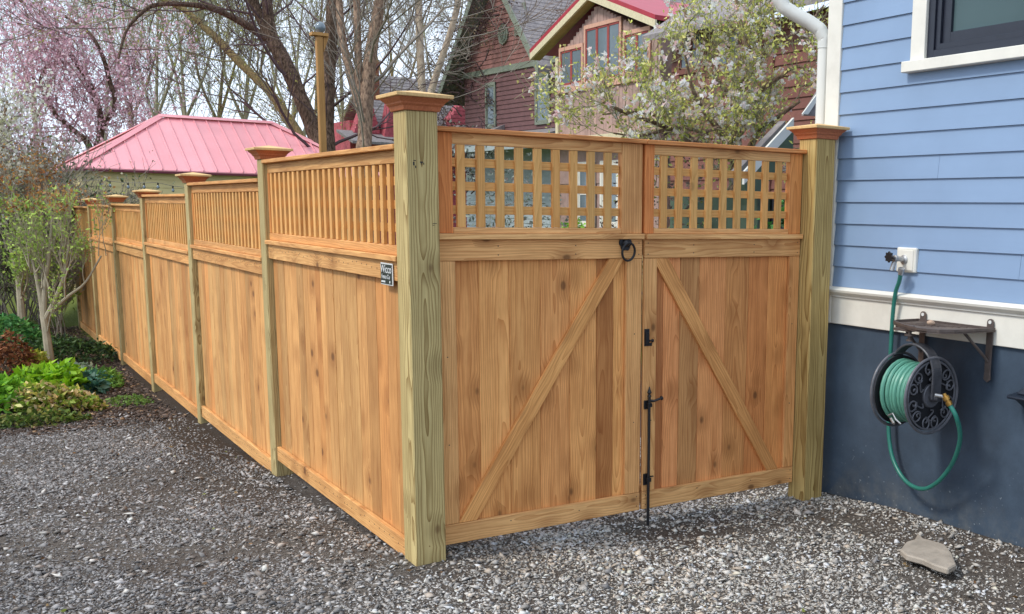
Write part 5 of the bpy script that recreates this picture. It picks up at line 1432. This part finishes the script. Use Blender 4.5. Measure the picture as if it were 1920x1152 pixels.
clump('leafy_plant', 'dark evergreen ground plant behind the bare shrub trunk', (120, 625), 12.0, .55, .6, .30, 1800, .06, ['#2c4422', '#3e5a2a', '#22341c', '#55703a'], .5)
clump('leafy_plant', 'pale variegated leaves in the middle of the bed', (128, 655), 11.0, .25, .25, .16, 420, .06, ['#8a9a8a', '#a8b8a0', '#6a8060'], .6)
clump('leafy_plant', 'mid green plants at the left edge behind the russet shrub', (10, 600), 12.5, .5, .4, .40, 1300, .08, ['#4f8a4a', '#3c6c38', '#6a9c50'], .5)
lx, ly = LEAFXY
P_ = np.stack([lx, ly, ground_z(lx, ly) + .014], -1)
tag(link('fallen_leaves', leaves_mesh('fallen_leaves', P_, .020 * RNG.uniform(.5, 1.5, len(lx)), palette(len(lx), ['#8a6a48', '#6e5238', '#a58a60', '#8f9a4a', '#5a4634']), M['leaf'], .6, .9)), 'small dry leaves and catkins fallen on the gravel', kind='stuff')
# dense brush behind the bed
def brush(name, label, boxpx, D, n, cols, H0, twig, seed):
    r_ = random.Random(seed); S = []; tips = []
    x0, x1 = boxpx
    b = Vector(atD((x0 + x1) / 2, 600, D)); gz = float(ground_z(b.x, b.y)); root = empty(name, (b.x, b.y, gz)); tag(root, label, 'hedge')
    for q in range(n):
        p = Vector(atD(r_.uniform(x0, x1), 600, D + r_.uniform(-.7, .7))) - b; p.z = 0
        grow(S, tips, p, (r_.gauss(0, .3), r_.gauss(0, .3), 1), .014, H0 * r_.uniform(.5, .8), 3, r_, .7, .2, .25, (2, 3), .5, .005)
    link('stems', segs_mesh('stems', S, twig, 3), root)
    T = np.array(tips); c = cols[1]; P = T[RNG.integers(0, len(T), c)] + RNG.normal(0, .10, (c, 3)); P[:, 2] = np.maximum(P[:, 2], .02)
    o = link('leaves', leaves_mesh('leaves', P, .075 * RNG.uniform(.6, 1.3, c), palette(c, cols[0], .35), M['leaf'], .5), root); o['kind'] = 'stuff'
brush('hedge', 'dense dark twiggy hedge at the back of the garden bed', (-90, 112), 15.8, 60, (['#5a664c', '#4a563c', '#6a7256', '#85806c', '#56683f', '#9a978a'], 18000), 1.75, M['twig'], 81)
brush('brush', 'tangle of brown brush under the pink cherry left of the garage', (-60, 95), 22.5, 34, (['#7a6a5c', '#8c7d6c', '#9a8a76', '#7c8460', '#a88a6c'], 5000), 2.4, M['twigpink'], 82)

# yard greenery seen through the lattice
clump('leafy_plant', 'bright green shrub beyond the gate seen through the left lattice', (1075, 385), 13.0, .45, .4, 1.60, 1600, .09, ['#7fb03a', '#98c04a', '#5f8a30'], .5)
clump('leafy_plant', 'green shrub beyond the gate seen through the right lattice', (1378, 430), 9.0, .32, .3, 1.35, 1400, .08, ['#76a636', '#5f8a34', '#a0b84a'], .5)
clump('leafy_plant', 'dark green bush beside the shed behind the gate', (1460, 400), 6.6, .30, .3, 1.75, 2000, .07, ['#2f5a2c', '#447a38', '#234422', '#5c9444'], .5)
clump('leafy_plant', 'grey leaved bush in the yard behind the left gate leaf', (930, 430), 12.0, 1.2, .5, 2.55, 2600, .06, ['#7c8478', '#98a094', '#5c6458', '#8a7f78'], .5)
clump('leafy_plant', 'brown twiggy bush in the yard behind the gate middle', (1240, 430), 10.0, .9, .5, 2.25, 2000, .055, ['#7a6a60', '#8f7f70', '#5a4f48', '#8a9050'], .5)
